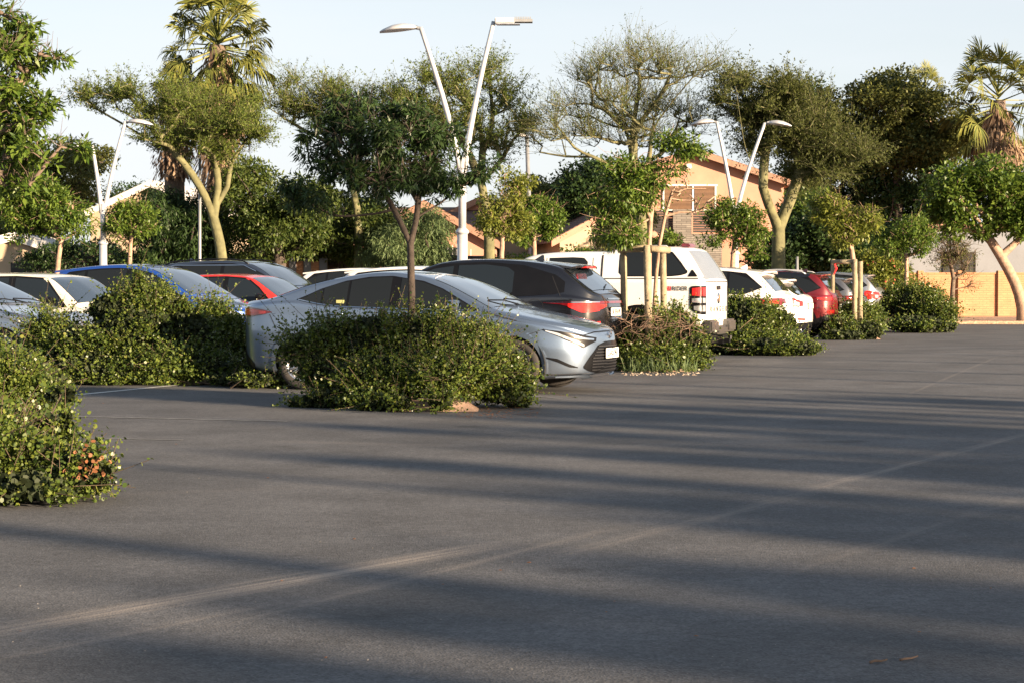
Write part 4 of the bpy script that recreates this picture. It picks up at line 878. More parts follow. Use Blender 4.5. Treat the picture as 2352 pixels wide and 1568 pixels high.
def skeleton(trunk, targets, rng, step=.3, wob=.12, up=.25, bias=.35, limbs=()):
    nodes = [np.array(p, float) for p in trunk]; par = [-1] + list(range(len(trunk) - 1)); dist = [0.]
    for i in range(1, len(nodes)): dist.append(dist[-1] + np.linalg.norm(nodes[i] - nodes[i - 1]))
    fork0 = max(1, len(trunk) - 2); minidx = fork0
    top = nodes[-1]
    for lb in limbs:
        q = np.array(lb[0], float); i = int(np.argmin([np.linalg.norm(n_ - q) for n_ in nodes])); prev = i; a = nodes[i]
        pts_ = [a] + [np.array(p_, float) for p_ in lb[1:]]; m_ = len(pts_)
        for k in range(m_ - 1):
            p0, p1, p2, p3 = pts_[max(k - 1, 0)], pts_[k], pts_[k + 1], pts_[min(k + 2, m_ - 1)]; n = max(2, int(np.linalg.norm(p2 - p1) / step))
            for j in range(1, n + 1):
                t = j / n; c = .5 * ((2 * p1) + (-p0 + p2) * t + (2 * p0 - 5 * p1 + 4 * p2 - p3) * t * t + (-p0 + 3 * p1 - 3 * p2 + p3) * t ** 3)
                dist.append(dist[prev] + np.linalg.norm(c - nodes[prev])); nodes.append(c); par.append(prev); prev = len(nodes) - 1
    if limbs: minidx = len(trunk) - 1
    order = np.argsort(np.linalg.norm(targets - top, axis=1)); tips = []
    NA = np.array(nodes); DA = np.array(dist)
    for t in targets[order]:
        dd = np.linalg.norm(NA[minidx:] - t, axis=1) + bias * .3 * DA[minidx:] + np.maximum(0, NA[minidx:, 2] - t[2]) * .8
        i = int(np.argmin(dd)) + minidx; p = NA[i]; L = np.linalg.norm(t - p); n = max(1, int(L / step)); prev = i
        off = rng.normal(size=3) * wob * L * .5; newn = []; newd = []
        for k in range(1, n + 1):
            f = k / n; q = p * (1 - f) + t * f + off * math.sin(f * math.pi) + np.array([0, 0, 1]) * up * L * .25 * math.sin(f * math.pi) * (-.5 if t[2] > p[2] + L * .8 else -1) * .6
            if k < n: q = q + rng.normal(size=3) * wob * step * .5
            newn.append(q); par.append(prev); prev = len(nodes) + len(newn) - 1; newd.append(DA[i] + L * f)
        nodes += newn; NA = np.vstack([NA, newn]); DA = np.concatenate([DA, newd]); tips.append(prev)
    return NA, np.array(par), np.array(tips)
def pipe_radii(N, par, tips, rt, rmax, ex=.5, trunk_n=0):
    cnt = np.zeros(len(N)); 
    for t in tips:
        i = t
        while i >= 0: cnt[i] += 1; i = par[i]
    cnt = np.maximum(cnt, 1); r = rt * cnt ** ex; 
    if r[0] > rmax or trunk_n: r = rt + (r - rt) * (rmax - rt) / max(r[0] - rt, 1e-6)
    return r
def ragged(lobes, rng):
    out = list(lobes)
    for l in lobes:
        for k in range(2):
            d = rnd_dir(1, rng)[0]; d[2] = abs(d[2]) * .8 - .2; f = rng.uniform(.85, 1.15); g = rng.uniform(.22, .38); out.append((l[0] + d[0] * l[3] * f, l[1] + d[1] * l[4] * f, l[2] + d[2] * l[5] * f, l[3] * g, l[4] * g, l[5] * g))
    return out
def lobes_points(lobes, n, rng, shell=0.0):
    vol = np.array([l[3] * l[4] * l[5] for l in lobes]) ** .8; w_ = vol / vol.sum(); k = rng.choice(len(lobes), n, p=w_)
    d = rnd_dir(n, rng); rr = rng.random(n) ** (1 / 3); rr = shell + (1 - shell) * rr
    A = np.array(lobes, float); return A[k, :3] + d * rr[:, None] * A[k, 3:6]
def tree(name, label, base, trunk, lobes, leafm, barkm, seed=1, nt=120, leaves=12000, ln=.1, wd=.035, clump=.35, rt=.012, rmax=.12, shape='rhomb', step=.35, wob=.15, twigs=0, twl=.4, droop=0., shell=.35,
         cat='tree', group=None, upness=.3, flat=1.0, extra=None, stems=None, radial=.5, leaf_on_twig=False, ex=.5, limbs=()):
    """trunk: list of world points (first at the ground); lobes: (x,y,z,rx,ry,rz) world"""
    rng = np.random.default_rng(seed); b = np.array(base, float)
    root = thing(name, label, cat, tuple(b), 0, group)
    lob = [(l[0] - b[0], l[1] - b[1], l[2] - b[2], *l[3:]) for l in lobes]; core = lob; lob = ragged(lob, rng) if name != 'tall_tree' else lob; tk = [np.array(p, float) - b for p in trunk]
    # trunk gets extra points for a natural line
    tkk = [tk[0]]
    for a, c in zip(tk[:-1], tk[1:]):
        n = max(1, int(np.linalg.norm(c - a) / .35))
        for i in range(1, n + 1): tkk.append(a + (c - a) * i / n + (rng.normal(size=3) * .01 if i < n else 0))
    for _ in range(3): tkk = [tkk[0]] + [(tkk[i - 1] + 2 * tkk[i] + tkk[i + 1]) / 4 for i in range(1, len(tkk) - 1)] + [tkk[-1]]
    T = lobes_points(lob, nt, rng, shell * .6); N, par, tips = skeleton(tkk, T, rng, step, wob, limbs=[[np.array(p, float) - b for p in l] for l in limbs])
    r = pipe_radii(N, par, tips, rt, rmax, ex, 1); idx = np.arange(1, len(N)); pp = par[1:]
    r[:len(tkk)] = rmax * np.linspace(1.0, .78, len(tkk)); r[0] *= 1.25; r[len(tkk):] = np.minimum(r[len(tkk):], rmax * .66)
    V, F = limb_mesh(N, par, r, 8 if rmax > .05 else 5)
    TW = None
    if twigs:
        k = rng.choice(tips, twigs); j = rng.integers(0, 3, twigs); kk = k.copy()
        for q in range(3): kk = np.where((j > q) & (par[kk] > len(tkk)), par[kk], kk)
        p0 = N[kk]; ctr = np.array(lob)[:, :3].mean(0); out = unit(p0 - ctr * np.array([1, 1, .6])); d = unit(rnd_dir(twigs, rng) * np.array([1, 1, flat]) + out * radial + np.array([0, 0, upness])); L = twl * (.4 + rng.random(twigs))
        pm = p0 + d * L[:, None] * .5 + rng.normal(size=(twigs, 3)) * .05 * twl; d2 = unit(d + rnd_dir(twigs, rng) * .5 + np.array([0, 0, -droop])); p1 = pm + d2 * L[:, None] * .5
        tv, tf = [], []; o_ = 0
        for A, B, ra, rb in ((p0, pm, rt * .7, rt * .5), (pm, p1, rt * .5, rt * .25)):
            v, f = frusta(A, B, np.full(twigs, ra), np.full(twigs, rb), 3); tv.append(v); tf.append(f + o_); o_ += len(v)
        mesh_np('twigs', np.vstack(tv), np.vstack(tf), M['fine_twigs'] if leaf_on_twig else barkm, root)
        TW = (p0, pm, p1)
    tr = mesh_np('trunk', V, F, barkm, root, True)
    if leaves:
        if leaf_on_twig and TW is not None:
            k = rng.integers(0, twigs, leaves); t = rng.random(leaves)[:, None]; p = np.where(t < .5, TW[0][k] * (1 - 2 * t) + TW[1][k] * 2 * t, TW[1][k] * (2 - 2 * t) + TW[2][k] * (2 * t - 1)); p = p + rng.normal(size=(leaves, 3)) * clump * .09
            ax = unit((TW[2] - TW[0])[k] * .6 + rnd_dir(leaves, rng) * 1.0 + np.array([0, 0, -droop]))
        else:
            # clumps round tips, uneven sizes, gaps left between
            nc = len(tips); wgt = rng.random(nc) ** 1.5 + .15; wgt /= wgt.sum(); k = rng.choice(nc, leaves, p=wgt); c = N[tips][k]
            sz = clump * (.6 + .8 * rng.random(nc))[k]; g = rnd_dir(leaves, rng) * (rng.random((leaves, 1)) ** .45) * np.array([1, 1, .62]) * sz[:, None]
            p = c + g; ax = unit(unit(g) * .8 + rnd_dir(leaves, rng) + np.array([0, 0, -droop]))
        up = unit(rnd_dir(leaves, rng) * .8 + np.array([0, 0, 1.]))
        s_ = .6 + .7 * rng.random(leaves); V, F = leaf_quads(p, ax, up, ln * s_, wd * s_, shape=shape); mesh_np('crown', V, F, leafm, root)
    return root
def LB(x, y, D, rx, ry, rd=None):
    """lobe from photo position and radii in photo pixels"""
    p = P(x, y, D); s_ = FPX / D; return (p.x, p.y, p.z, rx / s_, (rd if rd is not None else rx / s_ * .9), ry / s_)
def TP(*pts):
    """trunk points from (x, y, D), first dropped to the ground"""
    o = [P(*p) for p in pts]; g = o[0].copy(); g.z = 0; return [g] + o if o[0].z > .05 else [g] + o[1:]

M['l_street'] = leafmat('street tree leaves', (.04, .085, .012), (.14, .2, .03), .35, .45)
M['l_dark'] = leafmat('dark glossy leaves', (.018, .04, .012), (.05, .085, .025), .22, .4)
M['l_yellow'] = leafmat('yellow green young leaves', (.09, .12, .02), (.2, .22, .035), .35, .5)  # lighter, yellower leaf colours than the other street trees
M['l_fever'] = leafmat('feathery acacia leaves', (.06, .1, .016), (.15, .185, .03), .4, .6)
M['l_feverdark'] = leafmat('feathery dense acacia leaves', (.045, .062, .013), (.095, .11, .024), .35, .6)
M['l_olive'] = leafmat('olive brown leaves', (.045, .06, .014), (.13, .14, .032), .3, .6)
M['l_mid'] = leafmat('mid green leaves', (.028, .055, .012), (.095, .125, .026), .3, .5)
M['l_big'] = leafmat('evergreen leaves', (.014, .035, .01), (.045, .08, .02), .25, .5)
M['l_bush'] = leafmat('small waxy bush leaves', (.03, .06, .012), (.125, .16, .026), .28, .38, (.165, .17, .035), .06)
M['l_bushdead'] = leafmat('dry orange leaves', (.2, .075, .03), (.32, .15, .07), .3, .7)
M['l_willow'] = leafmat('light fine leaves', (.08, .13, .05), (.15, .2, .08), .35, .6)
M['l_palm'] = leafmat('palm fronds', (.06, .085, .018), (.19, .19, .04), .12, .6)
M['l_palmdead'] = leafmat('dry palm skirt', (.14, .09, .06), (.36, .25, .16), .2, .8)
M['l_flower'] = leafmat('flowers', (.35, .05, .04), (.5, .14, .08), .3, .6)
M['l_core'] = leafmat('shade dark inner leaves', (.012, .02, .006), (.03, .04, .012), .1, .7)  # shade inside the bushes painted as a darker leaf colour

# ---- bushes: lumpy mounds of short leafy shoots
def bush(label, lumps, seed, shoots=2600, ls=.03, per=13, sl=.2, group='low round leaved bushes in the planting islands', stray=6, core=.72, extra_lo=True, name='bush', twiggy=0, dead=0, cat='bush', leafm=None):
    ls *= .8; shoots = int(shoots * 1.35); per += 2
    rng = np.random.default_rng(seed); L = np.array(lumps, float); b = np.array([L[:, 0].mean(), L[:, 1].mean(), 0]); L[:, :3] -= b
    root = thing(name, label, cat, tuple(b), 0, group)
    area = L[:, 3] * L[:, 5]; k = rng.choice(len(L), shoots * 3, p=area / area.sum()); d = rnd_dir(shoots * 3, rng); p = L[k, :3] + d * L[k, 3:6] * (.8 + .2 * rng.random((shoots * 3, 1)))
    # drop points buried deep in other lumps or below the ground
    q = (p[:, None, :] - L[None, :, :3]) / L[None, :, 3:6]; dmin = np.linalg.norm(q, axis=2).min(1)
    # uneven relief: hollows and tufts
    ph = rng.random((6, 3)) * 6.28; fr = rng.normal(size=(6, 3)) * 3.2; nz_ = sum(np.sin((p * fr[i]).sum(1) + ph[i, 0]) for i in range(6)) / 3
    f2 = rng.normal(size=(5, 3)) * 9; nz_ = nz_ + .6 * sum(np.sin((p * f2[i]).sum(1) + ph[i, 1]) for i in range(5)) / 2.2
    keep = (dmin > .7) & (p[:, 2] > .02) & (nz_ + rng.normal(size=len(p)) * .3 > -.42); p = p[keep][:shoots]; d = d[keep][:shoots]; nz_ = nz_[keep][:shoots]; n = len(p)
    dr = unit(d * np.array([1, 1, .8]) * .8 + rnd_dir(n, rng) * .75 + np.array([0, 0, .45])); ln_ = sl * (.5 + rng.random(n)) * np.clip(1 + .5 * nz_, .4, 1.8); s0 = p - dr * (.05 + .1 * rng.random(n))[:, None]
    st = rng.random(n) < stray / 100.; ln_[st] *= 1.7
    s1 = s0 + dr * ln_[:, None]; s1[:, 2] = np.maximum(s1[:, 2], .02)
    t = np.tile(np.linspace(.05, 1, per), (n, 1)) + rng.random((n, per)) * .06; A = s0[:, None] + (s1 - s0)[:, None] * t[..., None] + rng.normal(size=(n, per, 3)) * .006
    ang = np.arange(per) * 2.4; r2 = rnd_dir(n * per, rng).reshape(n, per, 3); ax = unit(r2 * 1.1 + dr[:, None] * .6).reshape(-1, 3); A = A.reshape(-1, 3)
    up = unit(rnd_dir(len(A), rng) + np.array([.2, -.2, .8])); sz = ls * (.5 + 1.0 * rng.random(len(A)) ** 1.5) * np.repeat(.8 + .5 * rng.random(n), per); A[:, 2] = np.maximum(A[:, 2], .012)
    V, F = leaf_quads(A, ax, up, sz, sz * .82, shape='round'); mesh_np('foliage', V, F, leafm or M['l_bush'], root)
    # inner leaves, coloured dark to paint the shade in the hollows
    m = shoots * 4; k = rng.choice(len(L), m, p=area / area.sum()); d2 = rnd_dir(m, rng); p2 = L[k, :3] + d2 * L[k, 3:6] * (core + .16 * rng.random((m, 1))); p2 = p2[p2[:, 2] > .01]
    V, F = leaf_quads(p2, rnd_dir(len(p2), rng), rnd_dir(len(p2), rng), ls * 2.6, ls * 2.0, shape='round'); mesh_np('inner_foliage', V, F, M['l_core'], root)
    # woody stems
    m = 60 + twiggy; tgt = p[rng.integers(0, n, m)]; org = np.stack([tgt[:, 0] * .4, tgt[:, 1] * .4, np.full(m, .02)], 1); mid = (org + tgt) / 2 + rng.normal(size=(m, 3)) * .08
    V1, F1 = frusta(org, mid, np.full(m, .014), np.full(m, .009), 4); V2, F2 = frusta(mid, tgt * 1.03, np.full(m, .009), np.full(m, .004), 4); sh_ = st.nonzero()[0]
    V3, F3 = frusta(s0[sh_], s1[sh_], np.full(len(sh_), .0035), np.full(len(sh_), .002), 3)
    mesh_np('stems', np.vstack([V1, V2, V3]), np.vstack([F1, F2 + len(V1), F3 + len(V1) + len(V2)]), M['bush_stem'], root)
    return root, b
def gl(x, y, rx, rz, h, rd=None):
    """lump standing on the ground: centre at photo ground point x,y ; sizes in metres; h centre height"""
    g = G(x, y); return (g.x, g.y, h, rx, rd or rx * .8, rz)
# near central bush
D0 = 20.6
def lp(x, y, D, rx, rz, rd=None):
    p = P(x, y, D); return (p.x, p.y, p.z, rx, rd or rx * .8, rz)
bush('big round leaved bush round the dark tree in front of the blue grey sedan',
     [lp(985, 812, 20.6, .5, .38), lp(855, 800, 20.7, .33, .36), lp(1095, 815, 20.6, .34, .33), lp(1170, 845, 20.4, .2, .2), lp(770, 790, 20.8, .27, .24), lp(695, 805, 20.9, .2, .13), lp(740, 850, 20.6, .2, .2), lp(880, 865, 20.3, .55, .24), lp(1030, 860, 20.1, .6, .2), lp(1150, 880, 20.2, .32, .2), lp(800, 880, 20.5, .28, .24), lp(715, 925, 20.3, .25, .05), lp(760, 915, 20.2, .25, .1), lp(930, 770, 20.7, .28, .13), lp(1030, 772, 20.7, .22, .12), lp(1195, 925, 20.2, .1, .06), lp(1015, 930, 19.75, .07, .05), lp(850, 915, 20.2, .3, .1), lp(1130, 830, 20.2, .18, .2), lp(1012, 922, 19.42, .1, .06, .08), lp(915, 925, 19.5, .13, .045, .08), lp(1160, 905, 20.0, .16, .07), lp(860, 925, 19.7, .2, .06)],
     21, 5600, .029, 13, .2, stray=12)
# left bush
bush('wide sunlit bush in front of the blue hatchback', [lp(310, 775, 25.4, .6, .5), lp(200, 810, 25.2, .55, .38), lp(425, 780, 25.5, .4, .42), lp(340, 705, 25.5, .28, .24), lp(318, 665, 25.5, .05, .22, .05), lp(120, 775, 25.5, .35, .26), lp(400, 840, 25.1, .75, .26), lp(230, 855, 25.0, .7, .16), lp(255, 710, 25.5, .3, .2), lp(400, 710, 25.6, .22, .18)],
     22, 4600, .032, 12, .22, stray=8)
bush('darker bush between the wide sunlit bush and the sedan tail', [lp(500, 790, 26.6, .36, .48), lp(530, 810, 26.4, .22, .4), lp(475, 745, 26.8, .22, .32), lp(510, 855, 26.2, .5, .12)], 23, 2200, .032, 12, .2)
# foreground bush at the bottom left
bush('foreground bush at the left edge with a few dry orange leaves', [lp(0, 1055, 12.0, .3, .2), lp(85, 1075, 11.6, .22, .15), lp(185, 1085, 11.5, .15, .12), lp(-60, 1020, 12.6, .3, .24), lp(40, 1115, 11.3, .42, .06), lp(150, 1010, 12.0, .045, .16), lp(118, 1000, 12.2, .09, .11), lp(30, 985, 13.2, .2, .12), lp(95, 975, 13.2, .1, .07), lp(-120, 1060, 11.6, .5, .35), lp(140, 905, 15, .1, .04), lp(215, 1090, 11.4, .1, .07)],
     24, 4600, .026, 10, .13, stray=10)
rng = np.random.default_rng(5); c0 = np.array(P(212, 1065, 11.28)); pts = c0 + rng.normal(size=(60, 3)) * np.array([.06, .03, .07]); V, F = leaf_quads(pts, rnd_dir(60, rng), rnd_dir(60, rng), .03, .022, shape='round')
dl = thing('bush_branch', 'dead branch with dry orange leaves at the tip of the foreground bush', 'branch', tuple(P(212, 1110, 11.28) * 1.0), 0); dl.location.z = 0
V = V - np.array(dl.location); mesh_np('dry_leaves', V, F, M['l_bushdead'], dl); q = MB(); q.tube([(-.15, .1, .04), (-.03, .02, .15), Vector(c0) - dl.location], [.006, .004, .002], 5); q.build('stem', M['twig'], dl)
bush('dark bush climbing behind the foreground bush at the left edge', [lp(45, 865, 17.5, .3, .2), lp(-20, 890, 16.5, .4, .26), lp(105, 885, 17.5, .2, .15), lp(60, 915, 16.6, .38, .16), lp(0, 845, 18, .26, .2)], 25, 2600, .029, 12, .18)
# island bushes to the right
bush('bush tangled with dry twigs round the staked tree beside the pickup', [lp(1510, 780, 29.2, .36, .42), lp(1450, 790, 29.2, .25, .4), lp(1565, 775, 29.3, .26, .36), lp(1555, 740, 29.5, .14, .22), lp(1510, 830, 28.8, .55, .16), lp(1590, 810, 29.0, .25, .25)], 26, 2300, .034, 11, .2, twiggy=260)
bush('wide low bush between the pickup and the white hatchback', [lp(1720, 740, 36.0, .42, .42), lp(1790, 750, 36.2, .35, .3), lp(1700, 780, 35.5, .55, .25), lp(1760, 795, 35.2, .75, .14), lp(1830, 800, 35.0, .45, .1), lp(1660, 795, 35.4, .4, .12), lp(1690, 715, 36.3, .3, .25)], 27, 2300, .038, 10, .2)
bush('bush at the timber stakes in front of the silver crossover', [lp(1965, 735, 45.8, .42, .38), lp(1940, 755, 45.2, .5, .22), lp(1990, 760, 45.2, .4, .2), lp(2005, 728, 46, .25, .25), lp(1935, 770, 44.8, .55, .1)], 28, 1600, .042, 9, .2)
bush('dense round bush at the end of the row by the brick wall', [lp(2110, 705, 52.5, .75, .5), lp(2060, 700, 52.8, .5, .42), lp(2150, 725, 52, .5, .4), lp(2110, 745, 51.4, .95, .2), lp(2170, 750, 51.5, .3, .12)], 29, 2400, .046, 9, .22)
bush('low ground cover creeping out along the foot of the wide sunlit bush', [lp(600, 868, 24, .4, .06), lp(400, 868, 25.0, 1.2, .08, .3), lp(560, 870, 24.4, .5, .05, .25)], 30, 900, .03, 8, .1, name='ground_cover', cat='plant')

# ---- street trees
def TPc(x0, y0, D, *pts):
    return TP((x0, y0, D), *[(a, b_, D) for a, b_ in pts])
# near dark tree
tk = TPc(948, 760, 20.6, (945, 650), (943, 560))
nl_ = [[P(*q, 20.6) for q in l] for l in ([(943, 560), (918, 508), (890, 455), (850, 400), (800, 350)], [(943, 560), (957, 500), (965, 430), (985, 360)], [(957, 500), (1010, 468), (1060, 430), (1110, 395)], [(965, 450), (925, 400), (900, 330), (880, 280)])]
tree('street_tree', 'near dark leaved tree standing in the big bush in front of the sedan', tk[0], tk,
     [LB(880, 330, 20.6, 150, 85), LB(780, 330, 20.5, 90, 75), LB(980, 350, 20.7, 90, 95), LB(830, 265, 20.6, 90, 42), LB(930, 270, 20.6, 60, 40), LB(860, 410, 20.4, 120, 32), LB(720, 440, 20.5, 70, 55), LB(770, 485, 20.3, 50, 14), LB(1000, 420, 20.6, 60, 40), LB(1100, 395, 20.7, 45, 28), LB(1060, 420, 20.7, 30, 30), LB(680, 410, 20.5, 35, 25)],
     M['l_dark'], M['bark_dark'], 41, nt=190, leaves=23000, ln=.085, wd=.02, clump=.125, rt=.0045, limbs=nl_, rmax=.05, step=.15, droop=.5, shell=.2, twigs=900, twl=.22, cat='tree', group='small street trees in the planting islands')
tk2 = [P(942, 545, 20.6), P(915, 500, 20.5), P(900, 470, 20.4)]
q = MB(); bs = P(944, 555, 20.6)
# staked tree beside pickup
tk = TPc(1492, 700, 29.2, (1490, 610), (1488, 540), (1492, 490), (1500, 460))
tree('street_tree', 'slender pale trunked tree held in a timber frame beside the pickup', tk[0], tk,
     [LB(1440, 440, 29.2, 70, 50), LB(1400, 480, 29.2, 50, 35), LB(1480, 400, 29.3, 55, 45), LB(1540, 350, 29.3, 45, 40), LB(1440, 390, 29.2, 45, 40), LB(1590, 350, 29.3, 30, 15), LB(1420, 540, 29.1, 50, 30)],
     M['l_street'], M['bark_pale'], 42, nt=110, leaves=11000, ln=.085, wd=.03, clump=.17, rt=.006, rmax=.05, step=.2, droop=.3, shell=.1, twigs=200, twl=.3, group='small street trees in the planting islands')
tk = TPc(1500, 700, 29.5, (1510, 560), (1520, 480), (1545, 440))
tree('bare_sapling', 'bare reddish branched stem leaning right of the staked tree', tk[0], tk, [LB(1590, 450, 29.5, 60, 40), LB(1560, 400, 29.5, 35, 45), LB(1620, 470, 29.5, 30, 15)], M['l_street'], M['bark_pale'], 43, nt=26, leaves=120, ln=.06, wd=.02, clump=.1, rt=.009, rmax=.035, step=.2, group=None)
for (nm, lab, base, trunk, lobs, lm, seed, D, nl, cl) in (
    ('street_tree', 'light green small tree left of the tall double lamp post base', (1152, 590), ((1150, 540), (1158, 500)), [(1150, 490, 45, 55), (1175, 430, 35, 40), (1125, 520, 30, 30), (1190, 520, 25, 30)], 'l_yellow', 44, 47, 6500, .28),
    ('street_tree', 'small dark round tree before the low brown roofed house', (1228, 590), ((1228, 560), (1226, 540)), [(1235, 505, 48, 45), (1200, 530, 35, 30), (1270, 520, 28, 32), (1225, 470, 30, 20)], 'l_street', 45, 50, 7500, .3),
    ('street_tree', 'spreading small tree in front of the stone pillar house', (1682, 600), ((1680, 570), (1695, 545), (1690, 530)), [(1690, 500, 60, 35), (1640, 545, 30, 22), (1720, 540, 45, 20), (1740, 575, 20, 20), (1670, 475, 40, 25)], 'l_street', 46, 51, 7500, .3),
    ('street_tree', 'yellow green tree rising from two timber stakes near the red car', (1968, 700), ((1966, 620), (1955, 560), (1950, 540)), [(1945, 520, 50, 45), (1900, 470, 35, 22), (1985, 510, 35, 30), (1930, 560, 25, 25), (1890, 500, 18, 18)], 'l_yellow', 47, 46.5, 7500, .28),
    ('street_tree', 'straight trunked small tree behind the last round bush', (2082, 690), ((2082, 620), (2082, 590)), [(2085, 550, 62, 38), (2050, 560, 40, 30), (2125, 530, 35, 32), (2090, 520, 40, 22)], 'l_street', 48, 55, 9000, .32),
    ('street_tree', 'small tree with pale pink forked trunk at the far left', (128, 640), ((132, 590), (140, 555)), [(110, 500, 80, 45), (40, 480, 60, 55), (170, 510, 35, 35), (80, 450, 70, 40), (30, 540, 40, 25)], 'l_street', 49, 43, 12000, .35),
    ('street_tree', 'round small tree right of the left double lamp', (298, 620), ((298, 580), (300, 560)), [(300, 520, 50, 42), (270, 500, 30, 30), (330, 510, 30, 30), (300, 480, 30, 20)], 'l_street', 50, 52, 7500, .3),
    ('street_tree', 'young tree with white trunk left of the tall lamp', (1115, 600), ((1118, 560), (1120, 540)), [(1090, 520, 18, 20)], 'l_willow', 51, 58, 300, .3)):
    if lab.startswith('young'): continue
    tk = TPc(base[0], base[1], D, *trunk)
    tree(nm, lab, tk[0], tk, [LB(x, y, D, rx, ry) for x, y, rx, ry in lobs], M[lm], M['bark_pale'], seed, nt=85, leaves=int(nl * 1.0), ln=.1, wd=.042, clump=cl * .85, rt=.007, rmax=.07, step=.25, droop=.2, shell=.15, twigs=150, twl=.4, group='small street trees in the planting islands')
# right twisted tree in front of the brick wall
tk = TPc(2352, 700, 66, (2335, 650), (2300, 590), (2280, 560))
tree('spreading_tree', 'broad dark crowned tree with a pale twisted leaning trunk by the brick wall', tk[0], tk, [LB(2250, 450, 66, 90, 65), LB(2330, 430, 66, 80, 60), LB(2180, 500, 66, 60, 40), LB(2390, 480, 66, 90, 80), LB(2200, 420, 66, 55, 40), LB(2300, 520, 66, 80, 30), LB(2160, 460, 66, 30, 30), LB(2310, 380, 66, 60, 25)],
     M['l_street'], M['bark_pale'], 52, nt=170, leaves=24000, ln=.17, wd=.09, clump=.5, rt=.012, rmax=.2, step=.4, shell=.2, twigs=200, twl=.5)
tk = TPc(2372, 700, 66.5, (2340, 630), (2290, 560)); tk = [Vector(p) for p in tk]
tk = TPc(2188, 715, 70, (2185, 670), (2190, 640))
tree('shrub_tree', 'nearly bare many stemmed shrub against the brick wall', tk[0], tk, [LB(2180, 570, 70, 40, 35), LB(2210, 590, 70, 30, 40), LB(2160, 600, 70, 22, 30), LB(2225, 640, 70, 12, 25)], M['l_olive'], M['bark'], 53, nt=70, leaves=2600, ln=.09, wd=.03, clump=.35, rt=.012, rmax=.1, step=.3, shell=.1, twigs=500, twl=.55, wob=.25)
tk = TPc(2030, 700, 60, (2030, 660)); tree('flowering_shrub', 'leafy shrub with scattered red flowers left of the brick wall', tk[0], tk, [LB(2030, 640, 60, 50, 45), LB(1990, 620, 60, 40, 30), LB(2060, 620, 60, 35, 30), LB(2010, 600, 60, 40, 25)], M['l_yellow'], M['bark'], 54, nt=90, leaves=6500, ln=.13, wd=.05, clump=.35, rt=.01, rmax=.05, step=.3, shell=.2)
rng = np.random.default_rng(9); fl = thing('flower_cluster', 'red flowers dotted over the leafy shrub left of the brick wall', 'flowers', tuple(P(2030, 700, 59.2))); fl.location.z = 0
pts = np.array([np.array(P(rng.uniform(1960, 2080), rng.uniform(595, 680), 59.1)) for _ in range(38)]) - np.array(fl.location); V, F = leaf_quads(pts, rnd_dir(38, rng), rnd_dir(38, rng), .07, .06, shape='round'); o = mesh_np('petals', V, F, M['l_flower'], fl)
# big leaved tree entering at the upper left
tk = [P(-330, 1000, 14.5) * 1, P(-300, 700, 14.5), P(-230, 560, 14.3), P(-120, 420, 14.2), P(-60, 380, 14.1)]; tk[0].z = 0
tree('leafy_tree', 'large leaved tree leaning in from the upper left corner', tk[0], tk, [LB(20, 110, 14, 75, 100), LB(90, 140, 14, 60, 45), LB(150, 130, 14, 25, 25), LB(20, 260, 14, 90, 70), LB(60, 340, 14, 110, 55), LB(150, 340, 14, 45, 30), LB(-80, 200, 14.3, 120, 180), LB(30, 420, 14, 70, 40), LB(0, 10, 14, 40, 60), LB(110, 230, 14, 40, 30)],
     M['l_street'], M['bark'], 55, nt=170, leaves=9500, ln=.07, wd=.022, clump=.09, rt=.004, rmax=.1, step=.14, droop=.1, shell=.0, twigs=900, twl=.16, wob=.2)

# ---- flat topped thorn trees
def thorn(label, D, base, trunk, limbs, lobs, seed, nt, tw, nl, lm='l_fever', rm=.2, twl=.8, clump=.35, up=.35, ln=.085, wd=.035, rad=.7, dd=2.0):
    rg = np.random.default_rng(seed); tk = TPc(base[0], base[1], D, *trunk); LBS = []
    for l in limbs:
        off = 0; o = []
        dy = rg.uniform(-1, 1) * .5
        for i, (x, y) in enumerate(l): o.append(P(x, y, D + (dy * i if i else 0)))
        LBS.append(o)
    tree('thorn_tree', label, tk[0], tk, [LB(x, y, D, rx, ry, dd) for x, y, rx, ry in lobs], M[lm], M['bark_fever'], seed, nt=nt, leaves=int(nl * .68), ln=ln, wd=wd, clump=clump, rt=.0085, rmax=rm, step=.3, wob=.22, twigs=int(tw * .62), twl=twl * 1.12, shell=.0, upness=up, leaf_on_twig=True, group='flat topped thorn trees behind the cars', radial=rad, ex=.55, limbs=LBS)
thorn('wide flat thorn tree with a forked yellow trunk below the left palm', 56, (512, 640), ((515, 590), (505, 555), (490, 500)),
      [[(490, 500), (470, 450), (440, 400), (400, 350), (350, 300), (270, 250)], [(440, 400), (430, 360), (455, 310), (450, 260)], [(490, 500), (500, 440), (497, 390), (480, 340), (520, 290)], [(500, 470), (522, 430), (530, 380), (560, 330), (590, 290)], [(400, 350), (340, 320), (290, 290), (220, 250)]],
      [(430, 250, 90, 26), (300, 215, 80, 16), (540, 290, 60, 30), (460, 310, 80, 22), (215, 225, 45, 14), (370, 330, 45, 20), (560, 245, 35, 18), (350, 260, 60, 18), (500, 350, 40, 14), (580, 310, 30, 14), (420, 210, 60, 14)], 61, 240, 3600, 60000, 'l_fever', .19, .55)
